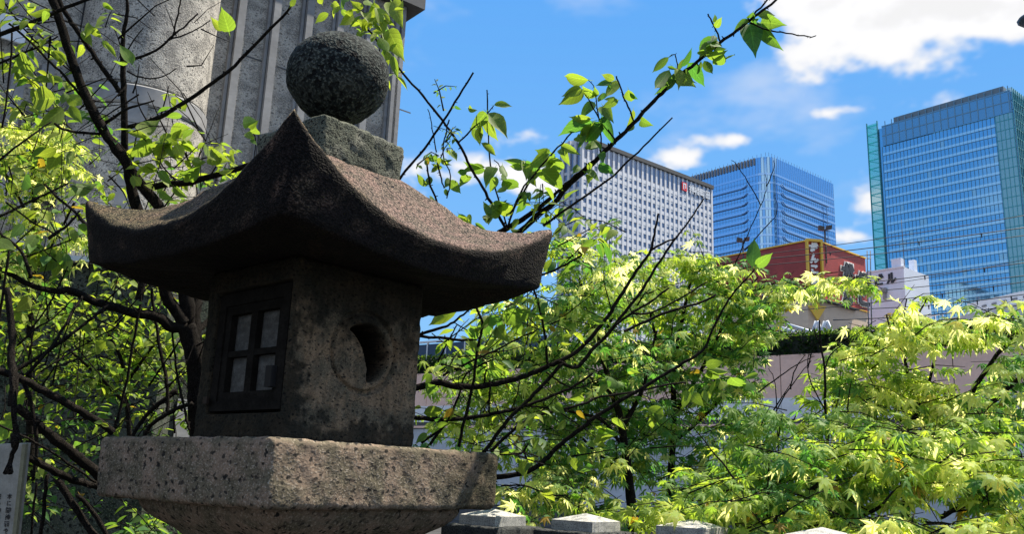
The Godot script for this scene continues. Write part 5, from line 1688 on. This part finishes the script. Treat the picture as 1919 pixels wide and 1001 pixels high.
	maple(spot(1700, 1002, 3.4), "yellow-green maple before the rose-brown deck wall, two slim stems in a v",
		[["1700,1002 1690,860 1700,800 1720,769 1708,728 1696,680 1694,640", 3.4, 3.3, 15, 5], ["1722,772 1739,723 1749,675 1752,650", 3.4, 3.35, 8, 4], ["1700,800 1660,760 1640,720", 3.4, 3.4, 7, 3], ["1694,650 1680,620 1672,600", 3.3, 3.3, 5, 3], ["1752,652 1780,640 1800,630", 3.35, 3.3, 5, 3], ["1700,640 1720,590 1738,556", 3.3, 3.3, 6, 3], ["1800,870 1810,760 1850,690 1880,650 1905,640", 3.5, 3.4, 13, 5], ["1740,900 1800,800 1850,760 1919,700", 3.5, 3.4, 16, 9]],
		[[1595, 635, 40, 20, 3.3, 50, 0.75], [1640, 625, 60, 20, 3.3, 80, 0.6], [1690, 615, 50, 16, 3.2, 60, 0.6], [1742, 548, 22, 14, 3.2, 18, 0.65], [1735, 605, 34, 18, 3.2, 30, 0.6], [1600, 680, 46, 30, 3.4, 80, 0.65], [1650, 712, 56, 26, 3.4, 80, 0.5], [1690, 640, 30, 14, 3.3, 16, 0.4], [1580, 730, 50, 34, 3.4, 60, 0.55], [1650, 750, 70, 40, 3.4, 110, 0.5], [1730, 736, 66, 24, 3.4, 90, 0.75], [1740, 770, 70, 30, 3.5, 80, 0.5], [1815, 610, 50, 22, 3.3, 50, 0.75], [1850, 612, 60, 18, 3.3, 50, 0.5], [1900, 610, 36, 36, 3.2, 46, 0.5], [1880, 680, 44, 30, 3.5, 60, 0.2], [1890, 740, 50, 50, 3.6, 90, 0.03], [1820, 745, 50, 24, 3.5, 50, 0.3], [1840, 790, 60, 36, 3.6, 80, 0.03], [1880, 810, 40, 30, 3.5, 40, 0.06]], 0.068)
	maple(spot(1450, 1004, 2.7), "nearest maple, bright yellow-green, spreading low behind the stone fence posts",
		[["1420,1008 1436,985 1470,955 1510,925 1545,900", 2.6, 2.6, 16, 9], ["1436,985 1438,930 1440,860", 2.6, 2.6, 5, 3], ["1432,990 1400,940 1370,890 1330,840 1290,790", 2.6, 2.8, 7, 2], ["1600,975 1640,955 1666,932 1724,893 1768,862 1806,833", 2.6, 2.6, 9, 3], ["1725,978 1780,982 1830,985 1870,986", 2.5, 2.5, 5, 3], ["1760,970 1800,950 1850,930", 2.6, 2.6, 11, 6], ["1780,960 1850,950 1900,945", 2.6, 2.6, 4, 3]],
		[[1440, 780, 60, 34, 3.0, 44, 0.3], [1480, 855, 80, 40, 2.8, 90, 0.4], [1560, 850, 80, 40, 2.8, 100, 0.55], [1640, 835, 80, 40, 2.7, 100, 0.75], [1720, 845, 80, 40, 2.7, 100, 0.75], [1800, 850, 80, 40, 2.7, 90, 0.6], [1870, 840, 50, 40, 2.7, 60, 0.6], [1420, 930, 80, 36, 2.7, 90, 0.3], [1340, 930, 80, 34, 2.7, 90, 0.6], [1255, 955, 80, 28, 2.8, 90, 0.8], [1320, 890, 60, 26, 3.0, 50, 0.7], [1500, 940, 80, 40, 2.6, 90, 0.45], [1580, 930, 70, 40, 2.6, 80, 0.45], [1690, 985, 90, 22, 2.4, 70, 0.9], [1810, 990, 90, 22, 2.4, 70, 0.8], [1650, 900, 60, 36, 2.6, 60, 0.4], [1880, 910, 50, 50, 2.6, 80, 0.75], [1820, 900, 60, 30, 2.7, 50, 0.3], [1600, 985, 70, 24, 2.5, 60, 0.4], [1400, 860, 60, 30, 2.9, 60, 0.3], [1740, 910, 40, 20, 2.7, 24, 0.4], [1530, 790, 40, 24, 3.0, 30, 0.45], [1450, 980, 70, 20, 2.5, 40, 0.4], [1900, 980, 40, 24, 2.4, 40, 0.6], [1600, 795, 60, 26, 2.9, 50, 0.65], [1690, 795, 60, 26, 2.9, 50, 0.7], [1770, 800, 60, 26, 3.0, 50, 0.4]], 0.072)
	# a nearly bare young tree before the deck wall
	var y := thing("bare_sapling", spot(1551, 1000, 3.0) * Vector3(1, 0, 1), "slender nearly leafless sapling standing before the rose-brown deck wall", "sapling")
	limb(y, "1560,1010 1551,836 1546,769 1544,692 1537,644 1534,600", 3.0, 3.0, 8, 3, "trunk")
	for s in ["1547,770 1520,720 1513,680 1520,640", "1513,690 1520,660 1527,640", "1549,812 1580,795 1588,770", "1588,772 1590,740 1596,710", "1556,790 1570,750 1572,730", "1545,690 1560,660 1600,630 1640,600", "1480,800 1500,765 1530,750", "1440,800 1470,740 1500,700 1520,675", "1420,735 1460,705 1500,680 1525,668", "1480,730 1490,690 1508,665", "1459,860 1455,780 1452,720 1440,690", "1448,770 1480,720", "1537,646 1528,630 1524,612", "1700,648 1690,620 1665,592", "1660,590 1672,630 1692,660"]:
		limb(y, s, 3.0, 3.0, 3.4, 1.4)
	for s in ["1375,500 1400,440 1425,385 1436,350 1432,325", "1395,470 1430,430 1455,400 1452,370", "1436,350 1448,320 1450,300", "1425,385 1400,340 1380,310 1370,300"]:
		limb(y, s, 2.9, 2.9, 2.6, 1.2)

# ---------- leafy trees far at the left ----------
func left_trees() -> void:
	var t := thing("young_maple", spot(60, 900, 4.2) * Vector3(1, 0, 1), "bright yellow-leaved young maple against the concrete wall, left of the plum", "maple tree")
	limb(t, "60,900 56,700 60,520 66,400 62,300 50,220", 4.2, 4.0, 16, 6, "trunk")
	limb(t, "60,520 110,440 140,380", 4.1, 4.0, 8, 4)
	limb(t, "62,420 20,340 0,300", 4.1, 4.0, 8, 4)
	var l := []
	var tw := start()
	for b in [[40, 230, 80, 34, 4.0, 130, 0.95], [80, 260, 70, 34, 4.0, 120, 0.95], [20, 290, 60, 40, 4.0, 90, 0.85], [80, 320, 70, 30, 4.0, 60, 0.8], [30, 370, 60, 40, 4.0, 90, 0.65], [60, 440, 80, 36, 4.0, 90, 0.55], [20, 500, 50, 40, 4.0, 70, 0.45], [150, 440, 40, 30, 4.1, 40, 0.5]]:
		bough(l, tw, b[0], b[1], b[2], b[3], b[4], b[5], b[6], 0.06)
	place("twig", done(tw), M.bark, t).set_meta("kind", "stuff")
	hang_leaves(t, "maple", l)
	t = thing("leafy_tree", spot(250, 900, 3.9) * Vector3(1, 0, 1), "leafy green tree filling the gap below the lantern's left roof tip", "tree")
	limb(t, "250,900 240,760 230,680 200,620", 3.9, 3.8, 12, 5, "trunk")
	limb(t, "236,720 280,660 320,610", 3.9, 3.8, 8, 4)
	limb(t, "240,760 170,690 110,640", 3.9, 3.8, 8, 4)
	l = []
	tw = start()
	for b in [[60, 600, 80, 50, 3.8, 90, 0.5], [150, 580, 80, 50, 3.8, 100, 0.55], [230, 590, 80, 44, 3.8, 110, 0.6], [300, 590, 60, 50, 3.8, 80, 0.55], [200, 650, 80, 40, 3.8, 90, 0.5], [100, 660, 80, 40, 3.9, 70, 0.4], [300, 670, 60, 40, 3.9, 60, 0.45], [150, 720, 80, 34, 3.9, 40, 0.35], [375, 560, 24, 40, 3.9, 26, 0.5], [270, 740, 60, 50, 3.9, 46, 0.4], [335, 640, 40, 50, 3.9, 50, 0.5], [250, 530, 90, 26, 3.8, 50, 0.6], [260, 800, 40, 24, 3.7, 18, 0.4], [110, 870, 30, 18, 3.4, 16, 0.6], [360, 360, 80, 30, 4.2, 60, 0.6], [240, 400, 60, 40, 4.2, 50, 0.5], [180, 380, 60, 50, 4.2, 50, 0.45], [160, 330, 60, 40, 4.2, 30, 0.45], [440, 320, 50, 20, 4.2, 24, 0.7], [60, 700, 80, 40, 3.9, 60, 0.3], [200, 770, 80, 30, 4.0, 50, 0.2], [120, 790, 60, 40, 4.0, 50, 0.15], [330, 780, 50, 30, 4.1, 40, 0.25], [250, 690, 80, 40, 4.1, 80, 0.3], [60, 560, 70, 50, 4.1, 80, 0.4], [20, 640, 50, 60, 3.9, 60, 0.35], [60, 860, 50, 40, 3.8, 40, 0.1], [150, 860, 60, 40, 3.9, 40, 0.12], [340, 700, 40, 40, 4.0, 40, 0.4], [100, 930, 60, 40, 3.6, 60, 0.05], [290, 965, 50, 26, 3.2, 70, 0.0], [310, 985, 60, 26, 3.0, 60, 0.0], [30, 780, 50, 40, 3.9, 50, 0.15], [180, 700, 80, 40, 3.9, 70, 0.4], [60, 640, 70, 40, 3.7, 70, 0.5], [150, 600, 70, 40, 3.6, 70, 0.6], [270, 640, 60, 40, 3.7, 70, 0.55]]:
		bough(l, tw, b[0], b[1], b[2], b[3], b[4], b[5], minf(1.0, b[6] + 0.15), 0.052, false)
	place("twig", done(tw), M.bark, t).set_meta("kind", "stuff")
	hang_leaves(t, "plum", l)
